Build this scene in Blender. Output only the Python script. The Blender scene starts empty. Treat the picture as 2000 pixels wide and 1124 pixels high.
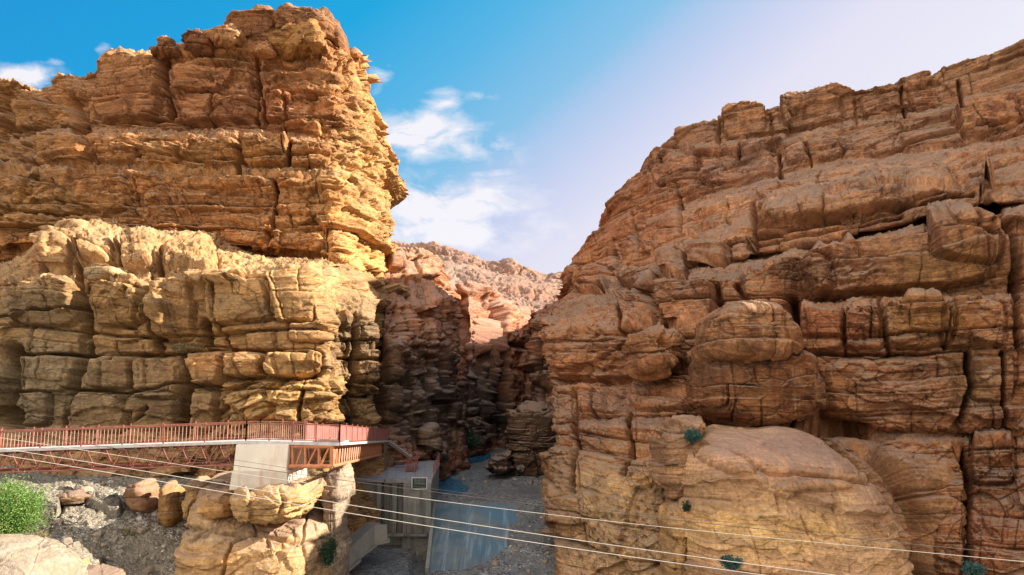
import bpy, math, random
import numpy as np

# ------------------------------------------------------------------ camera, sky, sun, exposure
C = bpy.context.scene
COL = C.collection
F, CX, CY, PITCH = 1400.0, 1000.0, 562.0, math.radians(8.0)
CAM = np.array([0.0, 0.0, 16.0])
cam = bpy.data.objects.new("camera", bpy.data.cameras.new("camera"))
COL.objects.link(cam); C.camera = cam
cam.location = CAM
cam.rotation_euler = (math.pi / 2 + PITCH, 0, 0)
cam.data.sensor_width = 36.0
cam.data.lens = 36.0 * F / 2000.0
cam.data.clip_start = 0.5
cam.data.clip_end = 6000
EXPO = 1.15
SUN_EL, SUN_AZ = math.radians(28.5), math.radians(80)     # azimuth from +Y (into the gorge) towards +X (right)
vs = C.view_settings
vs.view_transform = 'Standard'; vs.look = 'None'; vs.exposure = EXPO; vs.gamma = 1
C.cycles.max_bounces = 6
C.cycles.diffuse_bounces = 4

sun = bpy.data.objects.new("sun", bpy.data.lights.new("sun", 'SUN'))
COL.objects.link(sun)
sun.data.energy = 6.0; sun.data.angle = math.radians(0.5); sun.data.color = (1, 0.90, 0.75)
sd = (math.sin(SUN_AZ) * math.cos(SUN_EL), math.cos(SUN_AZ) * math.cos(SUN_EL), math.sin(SUN_EL))
from mathutils import Vector
sun.rotation_euler = Vector(sd).to_track_quat('Z', 'Y').to_euler()
sun.location = (60, 20, 120)


def ratio(px, py):
    dx = (px - CX) / F; dy = (CY - py) / F
    y = math.cos(PITCH) - dy * math.sin(PITCH); z = math.sin(PITCH) + dy * math.cos(PITCH)
    return dx / y, z / y


def U(px, py, Y):
    """point of the place seen in direction (px, py) at distance Y"""
    a, b = ratio(px, py)
    return np.array([a * Y, Y, CAM[2] + b * Y])


def Uv(px, py, Y):
    dx = (px - CX) / F; dy = (CY - py) / F
    y = np.cos(PITCH) - dy * np.sin(PITCH); z = np.sin(PITCH) + dy * np.cos(PITCH)
    return np.stack([dx / y * Y, Y + 0 * dx, CAM[2] + z / y * Y], -1)


def proj(P):
    x = P[..., 0]; y = P[..., 1]; z = P[..., 2] - CAM[2]
    dep = y * math.cos(PITCH) + z * math.sin(PITCH)
    up = -y * math.sin(PITCH) + z * math.cos(PITCH)
    dep = np.where(dep < 1, 1, dep)
    return CX + F * x / dep, CY - F * up / dep


# ---- node helper
class NT:
    def __init__(s, tree): s.t = tree; s.l = tree.links
    def n(s, typ, **kw):
        nd = s.t.nodes.new(typ)
        for k, v in kw.items():
            if k.startswith('i_'):
                key = k[2:]
                key = int(key) if key.isdigit() else key.replace('_', ' ')
                if isinstance(v, bpy.types.NodeSocket): s.l.new(v, nd.inputs[key])
                else: nd.inputs[key].default_value = v
            else: setattr(nd, k, v)
        return nd
    def m(s, op, a, b=None, c=None, clamp=False):
        nd = s.t.nodes.new('ShaderNodeMath'); nd.operation = op; nd.use_clamp = clamp
        for i, v in enumerate((a, b, c)):
            if v is None: continue
            if isinstance(v, bpy.types.NodeSocket): s.l.new(v, nd.inputs[i])
            else: nd.inputs[i].default_value = v
        return nd.outputs[0]
    def mix(s, f, a, b, mode='MIX'):
        nd = s.t.nodes.new('ShaderNodeMix'); nd.data_type = 'RGBA'; nd.blend_type = mode
        for k, v in ((0, f), (6, a), (7, b)):
            if isinstance(v, bpy.types.NodeSocket): s.l.new(v, nd.inputs[k])
            else: nd.inputs[k].default_value = v if k == 0 else (tuple(v) + (1,))[:4]
        return nd.outputs[2]
    def ramp(s, f, stops, interp='LINEAR'):
        nd = s.t.nodes.new('ShaderNodeValToRGB'); nd.color_ramp.interpolation = interp
        e = nd.color_ramp.elements
        while len(e) > 1: e.remove(e[-1])
        for i, (p, c) in enumerate(stops):
            el = e[0] if i == 0 else e.new(p)
            el.position = p; el.color = (c, c, c, 1) if isinstance(c, (int, float)) else (tuple(c) + (1,))[:4]
        s.l.new(f, nd.inputs[0]); return nd.outputs[0]


w = bpy.data.worlds.new("World"); C.world = w; w.use_nodes = True
w.node_tree.nodes.clear(); k = NT(w.node_tree)
sky = k.n('ShaderNodeTexSky'); sky.sky_type = 'NISHITA'; sky.sun_disc = False
sky.sun_elevation = SUN_EL; sky.sun_rotation = SUN_AZ; sky.dust_density = 2.0
tc = k.n('ShaderNodeTexCoord').outputs['Generated']
sp = k.n('ShaderNodeSeparateXYZ', i_0=tc)
X, Y_, Z = sp.outputs
E = 2 ** EXPO
t = k.m('SUBTRACT', k.m('MULTIPLY', X, 0.57), k.m('MULTIPLY', Z, 0.82))
tt = k.m('MULTIPLY_ADD', t, 1.0, 0.75)
grad = k.ramp(tt, [(0.02, (0, .27, .66)), (.25, (0.0, .38, .74)), (.36, (.09, .46, .78)), (.46, (.24, .53, .80)),
                   (.50, (.42, .58, .83)), (.56, (.60, .65, .86)), (.63, (.77, .75, .88)), (.85, (.87, .84, .90))])
# clouds: soft wisps fixed in the sky
ysafe = k.m('MAXIMUM', Y_, 0.05)
cu = k.m('DIVIDE', X, ysafe); cv = k.m('DIVIDE', Z, ysafe)
cvec = k.n('ShaderNodeCombineXYZ', i_0=cu, i_1=k.m('MULTIPLY', cv, 1.9), i_2=0.0).outputs[0]
nz = k.n('ShaderNodeTexNoise', i_Vector=cvec, i_Scale=13.0, i_Detail=9.0, i_Roughness=0.6, i_Distortion=0.5).outputs[0]
nz2 = k.n('ShaderNodeTexNoise', i_Vector=cvec, i_Scale=4.0, i_Detail=3.0).outputs[0]
mask = None
for (px, py, rx, ry, st) in [(815, 262, 110, 44, 1.15), (935, 292, 70, 36, .85), (865, 196, 42, 30, .8), (938, 190, 40, 16, .6), (742, 155, 26, 40, .55),
                             (870, 400, 170, 52, 1.1), (860, 455, 190, 42, 1.15), (950, 338, 50, 11, .8), (45, 150, 80, 26, 1.1), (195, 96, 24, 13, .75), (105, 123, 45, 10, .6)]:
    a, b = ratio(px, py)
    du = k.m('DIVIDE', k.m('SUBTRACT', cu, a), rx / F); dv = k.m('DIVIDE', k.m('SUBTRACT', cv, b), ry / F)
    r2 = k.m('ADD', k.m('MULTIPLY', du, du), k.m('MULTIPLY', dv, dv))
    g = k.m('MULTIPLY', k.m('EXPONENT', k.m('MULTIPLY', r2, -0.6)), st)
    mask = g if mask is None else k.m('MAXIMUM', mask, g)
cl = k.m('MULTIPLY', k.m('ADD', mask, k.m('MULTIPLY', k.m('SUBTRACT', nz, 0.5), 4.2)), mask)
cl = k.m('ADD', cl, k.m('MULTIPLY', k.m('SUBTRACT', nz2, .5), .3))
cl = k.m('MULTIPLY', k.m('SUBTRACT', cl, 0.12), 1.1, clamp=True)
cl = k.m('MULTIPLY', cl, k.m('GREATER_THAN', Y_, 0.06))
grad = k.mix(cl, grad, (.93, .90, .95))
# sky behind the photographer: pale fill glow added to light the shaded cliffs; below the horizon: sandy ground
back = k.ramp(k.m('MULTIPLY_ADD', Y_, -1.0, 0.5), [(0.45, 0.0), (1.0, 1.0)])
grad = k.mix(back, grad, (.75, .68, .60))
fill_lobe = k.n('ShaderNodeVectorMath', operation='DOT_PRODUCT', i_0=tc, i_1=(-.34, -.62, .70)).outputs['Value']
fill_lobe = k.m('POWER', k.m('MAXIMUM', fill_lobe, 0.0), 5.0)
grad = k.mix(k.m('MULTIPLY', fill_lobe, k.m('LESS_THAN', Y_, 0.02)), grad, (4.5, 4.1, 3.65))  # bright spot of sky added behind the viewer to model the cliffs
low = k.ramp(k.m('MULTIPLY_ADD', Z, -1.0, 0.5), [(.5, 0.0), (.51, 1.0)])
grad = k.mix(low, grad, (.20, .14, .09))
zen = k.ramp(Z, [(.5, 1.0), (.8, .55)])
grad = k.mix(1.0, grad, zen, 'MULTIPLY')
sc_ = k.n('ShaderNodeVectorMath', operation='SCALE', i_0=grad); sc_.inputs[3].default_value = 1 / E
bg1 = k.n('ShaderNodeBackground', i_Color=sky.outputs[0], i_Strength=0.007)
bg2 = k.n('ShaderNodeBackground', i_Color=sc_.outputs[0], i_Strength=0.96)
add = k.n('ShaderNodeAddShader', i_0=bg1.outputs[0], i_1=bg2.outputs[0])
k.n('ShaderNodeOutputWorld', i_Surface=add.outputs[0])

ALB = 1.14
# ------------------------------------------------------------------ noise on arrays
RS = np.random.RandomState(7)
PERM = np.tile(RS.permutation(1024), 3).astype(np.int32)
RV = RS.rand(1024).astype(np.float32)


def h1(i, seed=0):
    i = np.asarray(i).astype(np.int64)
    return RV[PERM[(i * 7 + seed * 131) & 1023]]


def h2(i, j, seed=0):
    i = np.asarray(i).astype(np.int64) & 1023; j = np.asarray(j).astype(np.int64) & 1023
    return RV[PERM[(PERM[i] + j * 3 + seed * 57) & 1023]]


def noise3(x, y, z, seed=0):
    x = x + seed * 17.3; y = y - seed * 9.1
    xi = np.floor(x).astype(np.int32); yi = np.floor(y).astype(np.int32); zi = np.floor(z).astype(np.int32)
    fx = (x - xi).astype(np.float32); fy = (y - yi).astype(np.float32); fz = (z - zi).astype(np.float32)
    fx = fx * fx * (3 - 2 * fx); fy = fy * fy * (3 - 2 * fy); fz = fz * fz * (3 - 2 * fz)
    xi &= 1023; yi &= 1023; zi &= 1023
    x1 = (xi + 1) & 1023; y1 = (yi + 1) & 1023; z1 = (zi + 1) & 1023
    A = PERM[xi]; B = PERM[x1]
    AA = PERM[A + yi]; AB = PERM[A + y1]; BA = PERM[B + yi]; BB = PERM[B + y1]
    def L(q, zz): return RV[PERM[q + zz]]
    a = L(AA, zi) * (1 - fx) + L(BA, zi) * fx; b = L(AB, zi) * (1 - fx) + L(BB, zi) * fx
    c = L(AA, z1) * (1 - fx) + L(BA, z1) * fx; d = L(AB, z1) * (1 - fx) + L(BB, z1) * fx
    return ((a * (1 - fy) + b * fy) * (1 - fz) + (c * (1 - fy) + d * fy) * fz) * 2 - 1


def fbm(P, f, oct=4, seed=0, gain=.5, sc=(1, 1, 1)):
    a = 1.0; r = 0; tot = 0
    for i in range(oct):
        r = r + a * noise3(P[..., 0] * f * sc[0], P[..., 1] * f * sc[1], P[..., 2] * f * sc[2], seed + i)
        tot += a; a *= gain; f *= 2.03
    return r / tot * 1.6


def worley2(x, y, seed=0, jit=.9, loc=False):
    xi = np.floor(x).astype(np.int64); yi = np.floor(y).astype(np.int64)
    f1 = np.full(x.shape, 9.0); f2 = np.full(x.shape, 9.0); idv = np.zeros(x.shape)
    lx = np.zeros(x.shape); ly = np.zeros(x.shape)
    for dx in (-1, 0, 1):
        for dy in (-1, 0, 1):
            cx = xi + dx; cy = yi + dy
            qx = cx + .5 + jit * (h2(cx, cy, seed) - .5); qy = cy + .5 + jit * (h2(cx, cy, seed + 5) - .5)
            d = np.hypot(x - qx, y - qy)
            new = d < f1
            f2 = np.where(new, f1, np.minimum(f2, d)); idv = np.where(new, h2(cx, cy, seed + 9), idv); f1 = np.where(new, d, f1)
            if loc: lx = np.where(new, x - qx, lx); ly = np.where(new, y - qy, ly)
    return (f1, f2, idv, lx, ly) if loc else (f1, f2, idv)


def facets(x, y, seed):
    """flat broken faces, each with a tilt of its own"""
    f1, f2, idv, lx, ly = worley2(x, y, seed, .95, True)
    i = np.floor(idv * 1023).astype(int)
    return (idv - .5) * 1.4 + (h1(i, seed + 1) - .5) * 2.4 * lx + (h1(i, seed + 2) - .62) * 2.6 * ly, f2 - f1


def ss(a, b, x):
    t = np.clip((x - a) / (b - a), 0, 1); return t * t * (3 - 2 * t)


def cells1(v, lay, seed, jit=.6):
    """jittered 1-D cells: cell index, width, distance to nearest edge"""
    kk = np.floor(v).astype(np.int64)
    def b(q): return q + jit * (h2(q, lay, seed) - .5)
    kk = np.where(v < b(kk), kk - 1, kk); kk = np.where(v >= b(kk + 1), kk + 1, kk)
    lo = b(kk); hi = b(kk + 1)
    return kk, lo, hi


def blocks(s, h, T, W, seed):
    hv = h / T; zero = np.zeros(h.shape, np.int64)
    kk, lo, hi = cells1(hv, zero, seed)
    dv = np.minimum(hv - lo, hi - hv) * T
    tv = (hv - lo) / (hi - lo)
    Wk = W * (.6 + 1.1 * h1(kk, seed + 3))
    sv = s / Wk + h1(kk, seed + 4) * 31
    jj, lo2, hi2 = cells1(sv, kk, seed + 7)
    du = np.minimum(sv - lo2, hi2 - sv) * Wk
    tu = (sv - lo2) / (hi2 - lo2)
    return dv, du, h1(kk, seed + 11), h2(kk, jj, seed + 13), tv, tu


def rock_disp(s, h, P, pr, seed):
    """relief of bedded, jointed sandstone; metres"""
    wv = pr.get('warp', 1.0)
    n1 = fbm(P, .12, 3, seed + 1); n2 = fbm(P, .45, 3, seed + 2); n3 = fbm(P, .07, 3, seed + 21)
    sw = s + wv * (1.0 * n1 + .16 * n2); hw = h + wv * (.8 * n3 + .09 * fbm(P, .5, 3, seed + 31))
    d = np.zeros(s.shape)
    patch = ss(-.25, .3, fbm(P, .10, 3, seed + 61))            # massive smooth stone (0) .. closely broken stone (1)
    for i, (T, W, al, ab, gd, gw) in enumerate(pr['scales']):
        dv, du, rl, rb, tv, tu = blocks(sw, hw, T, W, seed + 40 * i)
        gw = gw * .72; gd = gd * 1.9
        mod = .30 + .70 * ss(-.3, .35, fbm(P, .9 / (T + 2), 2, seed + 60 + i))
        if i == 2: mod = mod * (.15 + .85 * patch)
        ev = ss(0, gw * .9, dv); eu = ss(0, gw * .9, du)
        d += al * (rl - .5) * 2 * ev * (mod if i else 1)
        d += al * .75 * (tv - .62) * mod
        d += ab * (rb - .5) * 2 * ev * eu * mod
        d -= gd * mod * (np.exp(-(dv / gw) ** 2) * (.4 + rl) + 1.2 * np.exp(-(du / (gw * .8)) ** 2) * np.clip(rb * 2 - .6, 0, 1.4))
        bulge = (1 - np.abs(2 * tv - 1) ** 6) * (1 - np.abs(2 * tu - 1) ** 8)
        d += .6 * pr.get('bulge', .3) * al * bulge
    fc = pr.get('facet', .5)
    for i, (wx, wy, am) in enumerate(((7.0, 4.5, .9), (2.6, 1.5, .55), (1.0, .6, .26))):
        q, e = facets(sw / wx + .25 * n1, hw / wy + .1 * n2, seed + 200 + 7 * i)
        d += fc * am * q * ((.25 + .75 * patch) if i else 1)
    lam = pr.get('lam', .06)
    if lam:
        m = .08 + .92 * ss(-.05, .4, fbm(P, .16, 2, seed + 71, .5, (1, 1, 2)))
        q = noise3(sw * .06, hw * 2.3, sw * 0 + 3.1, seed + 5) + .6 * noise3(sw * .15, hw * 6.0, sw * 0 + 7.7, seed + 6)
        d += lam * q * m
    kr = pr.get('crack', .12)
    if kr:
        f1, f2, idv = worley2(sw * .3 + .35 * n2, hw * .42, seed + 9)
        m = ss(.0, .35, fbm(P, .16, 2, seed + 91))
        d -= kr * np.exp(-((f2 - f1) / .04) ** 2) * m
        d += kr * .6 * (idv - .5) * m
    pk = pr.get('peck', .0)
    if pk:
        f1, f2, idv = worley2(sw * 1.1 + .5 * n2, hw * 1.6, seed + 19)
        m = ss(.1, .5, fbm(P, .15, 2, seed + 93))
        d -= pk * 1.4 * (1 - ss(.05, .42, f1)) * m
    fa = pr.get('fbm', .35)
    d += fa * .8 * fbm(P, .30, 6, seed + 3, .48)
    rid = 1 - np.abs(fbm(P, .7, 4, seed + 8, .5, (1, 1, 1.6)))
    d += fa * .4 * (rid - .6) * (.3 + .7 * patch)
    d -= pr.get('mean', 0)
    return d, sw, hw


# ------------------------------------------------------------------ mesh helpers
def np_mesh(name, V, Fq, mat, attrs=None, smooth=True):
    me = bpy.data.meshes.new(name)
    V = np.asarray(V, np.float32); Fq = np.asarray(Fq, np.int32)
    me.vertices.add(len(V)); me.vertices.foreach_set('co', V.ravel())
    me.loops.add(Fq.size); me.loops.foreach_set('vertex_index', Fq.ravel())
    me.polygons.add(len(Fq))
    me.polygons.foreach_set('loop_start', np.arange(0, Fq.size, Fq.shape[1], dtype=np.int32))
    if smooth: me.polygons.foreach_set('use_smooth', np.ones(len(Fq), bool))
    me.update(calc_edges=True)
    for an, (ty, arr) in (attrs or {}).items():
        at = me.attributes.new(an, ty, 'POINT')
        at.data.foreach_set('vector' if ty == 'FLOAT_VECTOR' else 'color', np.asarray(arr, np.float32).ravel())
    me.materials.append(mat)
    return me


def tag(o, label=None, cat=None, group=None, kind=None):
    if label: o['label'] = label
    if cat: o['category'] = cat
    if group: o['group'] = group
    if kind: o['kind'] = kind
    return o


def link(name, me, parent=None, loc=None):
    o = bpy.data.objects.new(name, me); COL.objects.link(o)
    if parent is not None: o.parent = parent
    if loc is not None: o.location = loc
    return o


def empty(name, loc, label, cat, group=None):
    o = bpy.data.objects.new(name, None); COL.objects.link(o); o.location = loc
    return tag(o, label, cat, group)


def grid_faces(nv, nu, wrap=False):
    i = np.arange(nv - 1)[:, None]; j = np.arange(nu if wrap else nu - 1)[None, :]
    j1 = (j + 1) % nu
    return np.stack([i * nu + j, (i + 1) * nu + j, (i + 1) * nu + j1, i * nu + j1], -1).reshape(-1, 4)


def pchip(x, y, xi):
    x = np.asarray(x, float); y = np.asarray(y, float)
    hh = np.diff(x); dl = np.diff(y) / hh; m = np.zeros(len(x))
    if len(x) > 2:
        a = dl[:-1]; b = dl[1:]; ok = a * b > 0
        m[1:-1] = np.where(ok, 2 * a * b / np.where(ok, a + b, 1), 0)
    m[0] = dl[0]; m[-1] = dl[-1]
    idx = np.clip(np.searchsorted(x, xi) - 1, 0, len(hh) - 1)
    t = (xi - x[idx]) / hh[idx]; H = hh[idx]
    return ((2 * t ** 3 - 3 * t ** 2 + 1) * y[idx] + (t ** 3 - 2 * t ** 2 + t) * H * m[idx]
            + (-2 * t ** 3 + 3 * t ** 2) * y[idx + 1] + (t ** 3 - t ** 2) * H * m[idx + 1])


def smooth1(A, axis, n):
    for _ in range(n):
        A = np.concatenate([A.take([0], axis), A, A.take([-1], axis)], axis)
        L = A.shape[axis]
        A = .25 * A.take(range(0, L - 2), axis) + .5 * A.take(range(1, L - 1), axis) + .25 * A.take(range(2, L), axis)
    return A


def seg_dist(px, py, pts):
    d = np.full(px.shape, 1e9)
    for (x0, y0), (x1, y1) in zip(pts[:-1], pts[1:]):
        vx = x1 - x0; vy = y1 - y0; L = vx * vx + vy * vy + 1e-9
        t = np.clip(((px - x0) * vx + (py - y0) * vy) / L, 0, 1)
        d = np.minimum(d, np.hypot(px - x0 - t * vx, py - y0 - t * vy))
    return d


def tint_field(PX, PY, base, patches, P, seed=0):
    """colour of the stone in broad irregular patches"""
    col = np.ones(PX.shape + (3,)) * np.array(base)
    nx = PX + 30 * fbm(P, .25, 3, seed + 301); ny = PY + 22 * fbm(P, .3, 3, seed + 302)
    for (x, y, rx, ry, c, a) in patches:
        q = ((nx - x) / rx) ** 2 + ((ny - y) / ry) ** 2
        m = (a * np.exp(-q ** 1.5))[..., None]
        col = col * (1 - m) + np.array(c) * m
    return col


def sheet(name, rows, nu_us, mat, pr, seed, spacing=1.5, cracks=(), blobs=(), base=(.5, .5, .5), patches=(),
          blur=2, flip=False, dispscale=1.0, kind='structure', extra=None, zmin=None):
    """rows: each a list of (u, world point); resampled, then carved into rock"""
    R = len(rows); U0 = np.linspace(nu_us[0], nu_us[1], 240)
    G = np.zeros((R, 240, 3))
    for i, r in enumerate(rows):
        us = [q[0] for q in r]
        for c in range(3): G[i, :, c] = pchip(us, [q[1][c] for q in r], U0)
    px, py = proj(G); Yd = G[..., 1]
    def met(ax):
        dp = np.hypot(np.diff(px, axis=ax), np.diff(py, axis=ax))
        d3 = np.linalg.norm(np.diff(G, axis=ax), axis=-1)
        Ym = np.clip(Yd.take(range(0, Yd.shape[ax] - 1), ax), 20, 400)
        pxm = px.take(range(0, px.shape[ax] - 1), ax); pym = py.take(range(0, px.shape[ax] - 1), ax)
        off = (pxm > 2120) | (pxm < -120) | (pym > 1200) | (Yd.take(range(0, Yd.shape[ax] - 1), ax) < 20)
        return np.minimum(np.maximum(dp, .45 * d3 * F / Ym), 1.4 * d3 * F / Ym) * np.where(off, .15, 1)
    lu = np.percentile(met(1), 80, axis=0); lv = np.percentile(met(0), 75, axis=1)
    cu = np.concatenate([[0], np.cumsum(lu)]); cvv = np.concatenate([[0], np.cumsum(lv)])
    nu = int(cu[-1] / spacing) + 2; nv = int(cvv[-1] / spacing) + 2
    ui = np.interp(np.linspace(0, cu[-1], nu), cu, np.arange(240)); vi = np.interp(np.linspace(0, cvv[-1], nv), cvv, np.arange(R))
    i0 = np.clip(np.floor(vi).astype(int), 0, R - 2); fv = (vi - i0)[:, None, None]
    A = G[i0] * (1 - fv) + G[i0 + 1] * fv
    j0 = np.clip(np.floor(ui).astype(int), 0, 238); fu = (ui - j0)[None, :, None]
    B = A[:, j0] * (1 - fu) + A[:, j0 + 1] * fu
    B = smooth1(B, 0, blur * 4); B = smooth1(B, 1, 6)
    # normal of the broad form
    S = smooth1(smooth1(B, 0, 10), 1, 10)
    du = np.gradient(S, axis=1); dv = np.gradient(S, axis=0)
    N = np.cross(dv, du); N /= np.linalg.norm(N, axis=-1, keepdims=True) + 1e-9
    if flip: N = -N
    PX, PY = proj(B)
    # arc length along the wall
    hl = np.hypot(np.diff(B[..., 0], axis=1), np.diff(B[..., 1], axis=1))
    s = np.concatenate([[0], np.cumsum(np.median(hl, axis=0))])[None, :] * np.ones((nv, 1))
    h = B[..., 2] + pr.get('dip', 0) * B[..., 0] + pr.get('dipy', 0) * B[..., 1] - pr.get('dipup', 0) * B[..., 0] * ss(24, 42, B[..., 2])
    d, sw, hw = rock_disp(s, h, B, pr, seed)
    face = 1 - ss(.55, .85, N[..., 2])
    rs_, ra_ = pr.get('rub', (1, 1))
    rub = .28 * fbm(B, .9 / rs_, 4, seed + 77) + .12 * fbm(B, 3.1 / rs_, 2, seed + 78)
    q1, _e = facets(B[..., 0] * 1.1 / rs_ + .3 * fbm(B, .6, 2, seed + 79), B[..., 1] * 1.1 / rs_, seed + 55)
    q2, _e = facets(B[..., 0] * 2.9 / rs_, B[..., 1] * 2.9 / rs_, seed + 56)
    rub = (rub + .26 * q1 + .11 * q2) * ra_
    d = d * (.25 + .75 * face) + rub * (1 - face) ** 2
    mpp = B[..., 1] / F                                   # metres per unit of angle
    nx = PX + 3.0 * fbm(B, .8, 3, seed + 401); ny = PY + 3.0 * fbm(B, .8, 3, seed + 402)
    for (pts, wd, dp) in cracks:
        dd = seg_dist(nx, ny, pts)
        d -= 1.9 * dp * np.exp(-(dd / (wd * 1.05)) ** 2)
    for (bx, by, rx, ry, amp, rot) in blobs:
        cr, sr = math.cos(math.radians(rot)), math.sin(math.radians(rot))
        x = ((nx - bx) * cr + (ny - by) * sr) / rx; y = (-(nx - bx) * sr + (ny - by) * cr) / ry
        e_ = (np.abs(x) ** 5 + np.abs(y) ** 5) ** .2
        d += amp * (ss(1.0, .86, e_) * .8 + .2 * np.clip(1 - e_, 0, 1) - .12 * (y + x) * ss(1.0, .9, e_))
        d -= .4 * abs(amp) * np.exp(-((e_ - 1.03) / .045) ** 2)
    D = N * np.array([1, 1, .35]); D /= np.linalg.norm(D, axis=-1, keepdims=True) + 1e-9
    D = D * face[..., None] + N * (1 - face[..., None])
    V = B + D * (d * dispscale)[..., None]
    if extra is not None: V = extra(V, PX, PY, B)
    tint = tint_field(PX, PY, base, patches, B, seed)
    lay = h1(np.floor(hw / .9).astype(int), seed + 500)[..., None]
    lay2 = h1(np.floor(hw / 3.4).astype(int), seed + 501)[..., None]
    tint = tint * (1 + .16 * (lay - .5) + .22 * (lay2 - .5))
    tint = tint ** 1.28 * ALB * (.84 if mat is M['rockR'] else 1.0)
    tint = np.concatenate([tint, np.ones(tint.shape[:2] + (1,))], -1)
    st = np.stack([sw, hw, s * 0 + seed], -1)
    me = np_mesh(name, V.reshape(-1, 3), grid_faces(nv, nu)[:, ::-1] if not flip else grid_faces(nv, nu), mat,
                 {'tint': ('FLOAT_COLOR', tint.reshape(-1, 4)), 'strat': ('FLOAT_VECTOR', st.reshape(-1, 3))})
    o = link(name, me)
    tag(o, kind=kind)
    print('SHEET', name, nv, nu, nv * nu)
    return o, V


def rock(name, label, cat, outline, Y, thick, seed, mat, pr, base, patches=(), box=.5, spacing=1.6, group=None,
         tilt=0.0, cracks=(), parent=None, dispscale=1.0, blobs=()):
    """a free block: outline at distance Y given its own full thickness behind and in front"""
    pts = np.array([[U(a, b, Y - .5 * thick)[0], Y, U(a, b, Y - .6 * thick if b < 759 else Y + .1 * thick)[2]] for a, b in outline])
    c = pts.mean(0); c[2] = .5 * (pts[:, 2].min() + pts[:, 2].max()); c[0] = .5 * (pts[:, 0].min() + pts[:, 0].max())
    per = sum(math.hypot(outline[i][0] - outline[i - 1][0], outline[i][1] - outline[i - 1][1]) for i in range(len(outline)))
    nt = max(40, int(per / spacing)); nphi = max(24, int(per * .42 / spacing))
    th = np.linspace(0, 2 * math.pi, nt, endpoint=False)
    Rr = np.zeros(nt)
    q = pts - c; n = len(q)
    for i in range(nt):
        dx, dz = math.cos(th[i]), math.sin(th[i]); best = 0
        for a in range(n):
            x0, z0 = q[a][0], q[a][2]; x1, z1 = q[(a + 1) % n][0], q[(a + 1) % n][2]
            ex, ez = x1 - x0, z1 - z0; den = dx * ez - dz * ex
            if abs(den) < 1e-9: continue
            t_ = (x0 * ez - z0 * ex) / den; m_ = (x0 * dz - z0 * dx) / den
            if t_ > 0 and -1e-6 <= m_ <= 1 + 1e-6: best = max(best, t_)
        Rr[i] = best
    for _ in range(2): Rr = .25 * np.roll(Rr, 1) + .5 * Rr + .25 * np.roll(Rr, -1)
    # denser rings near the rim on the front
    ph = np.linspace(0.02, math.pi - .02, nphi)
    rf = np.sin(ph) ** box; yf = -np.sign(np.cos(ph)) * np.abs(np.cos(ph)) ** .85
    # respace rings evenly
    dr = np.hypot(np.diff(rf) * Rr.mean(), np.diff(yf) * thick * .5); cc = np.concatenate([[0], np.cumsum(dr)])
    e = np.linspace(0, cc[-1], nphi); ph = np.interp(e, cc, ph)
    rf = np.sin(ph) ** box; yf = -np.sign(np.cos(ph)) * np.abs(np.cos(ph)) ** .85
    lead = rf[0] * np.array([.01, .35, .7]); rf = np.concatenate([lead, rf, lead[::-1]]); yf = np.concatenate([[-1] * 3, yf, [1] * 3]); nphi += 6
    P = np.zeros((nphi, nt, 3))
    P[..., 0] = c[0] + rf[:, None] * (Rr * np.cos(th))[None]
    P[..., 2] = c[2] + rf[:, None] * (Rr * np.sin(th))[None]
    P[..., 1] = Y + yf[:, None] * thick + tilt * (P[..., 2] - c[2])
    du = np.roll(P, -1, 1) - np.roll(P, 1, 1); dv = np.gradient(P, axis=0)
    N = np.cross(dv, du); N /= np.linalg.norm(N, axis=-1, keepdims=True) + 1e-9
    if (N[nphi // 4, :, 1].mean()) > 0: N = -N
    s = P[..., 0] + .5 * P[..., 1]; h = P[..., 2] + pr.get('dip', 0) * P[..., 0]
    d, sw, hw = rock_disp(s, h, P, pr, seed)
    PX, PY = proj(P)
    nx = PX + 3 * fbm(P, .8, 3, seed + 401); ny = PY + 3 * fbm(P, .8, 3, seed + 402)
    fr = ss(Y + thick * .3, Y - thick * .1, P[..., 1]) if thick > 0 else 1
    fr = 1 - ss(Y - thick * .1, Y + thick * .3, P[..., 1])
    for (cp, wd, dp) in cracks: d -= dp * np.exp(-(seg_dist(nx, ny, cp) / wd) ** 2) * fr
    for (bx, by, rx, ry, amp, rot) in blobs:
        cr, sr = math.cos(math.radians(rot)), math.sin(math.radians(rot))
        x = ((nx - bx) * cr + (ny - by) * sr) / rx; y = (-(nx - bx) * sr + (ny - by) * cr) / ry
        qq = np.clip(1 - (np.abs(x) ** 2.6 + np.abs(y) ** 2.6), 0, 1)
        d += amp * qq ** .6 * fr
    V = P + N * (d * dispscale)[..., None]
    tint = tint_field(PX, PY, base, patches, P, seed)
    lay = h1(np.floor(hw / .7).astype(int), seed + 500)[..., None]
    tint = tint * (1 + .14 * (lay - .5))
    tint = tint ** 1.28 * ALB * (.84 if mat is M['rockR'] else 1.0)
    tint = np.concatenate([tint, np.ones(tint.shape[:2] + (1,))], -1)
    st = np.stack([sw, hw, s * 0 + seed], -1)
    org = np.array([c[0], Y, V[..., 2].min()])
    fc = grid_faces(nphi, nt, True)
    me = np_mesh(name, (V - org).reshape(-1, 3), fc if True else fc[:, ::-1], mat,
                 {'tint': ('FLOAT_COLOR', tint.reshape(-1, 4)), 'strat': ('FLOAT_VECTOR', st.reshape(-1, 3))})
    o = link(name, me, parent, org)
    if parent is None: tag(o, label, cat, group)
    return o


# ------------------------------------------------------------------ materials
def new_mat(name):
    m = bpy.data.materials.new(name); m.use_nodes = True; m.node_tree.nodes.clear()
    return m, NT(m.node_tree)


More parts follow.
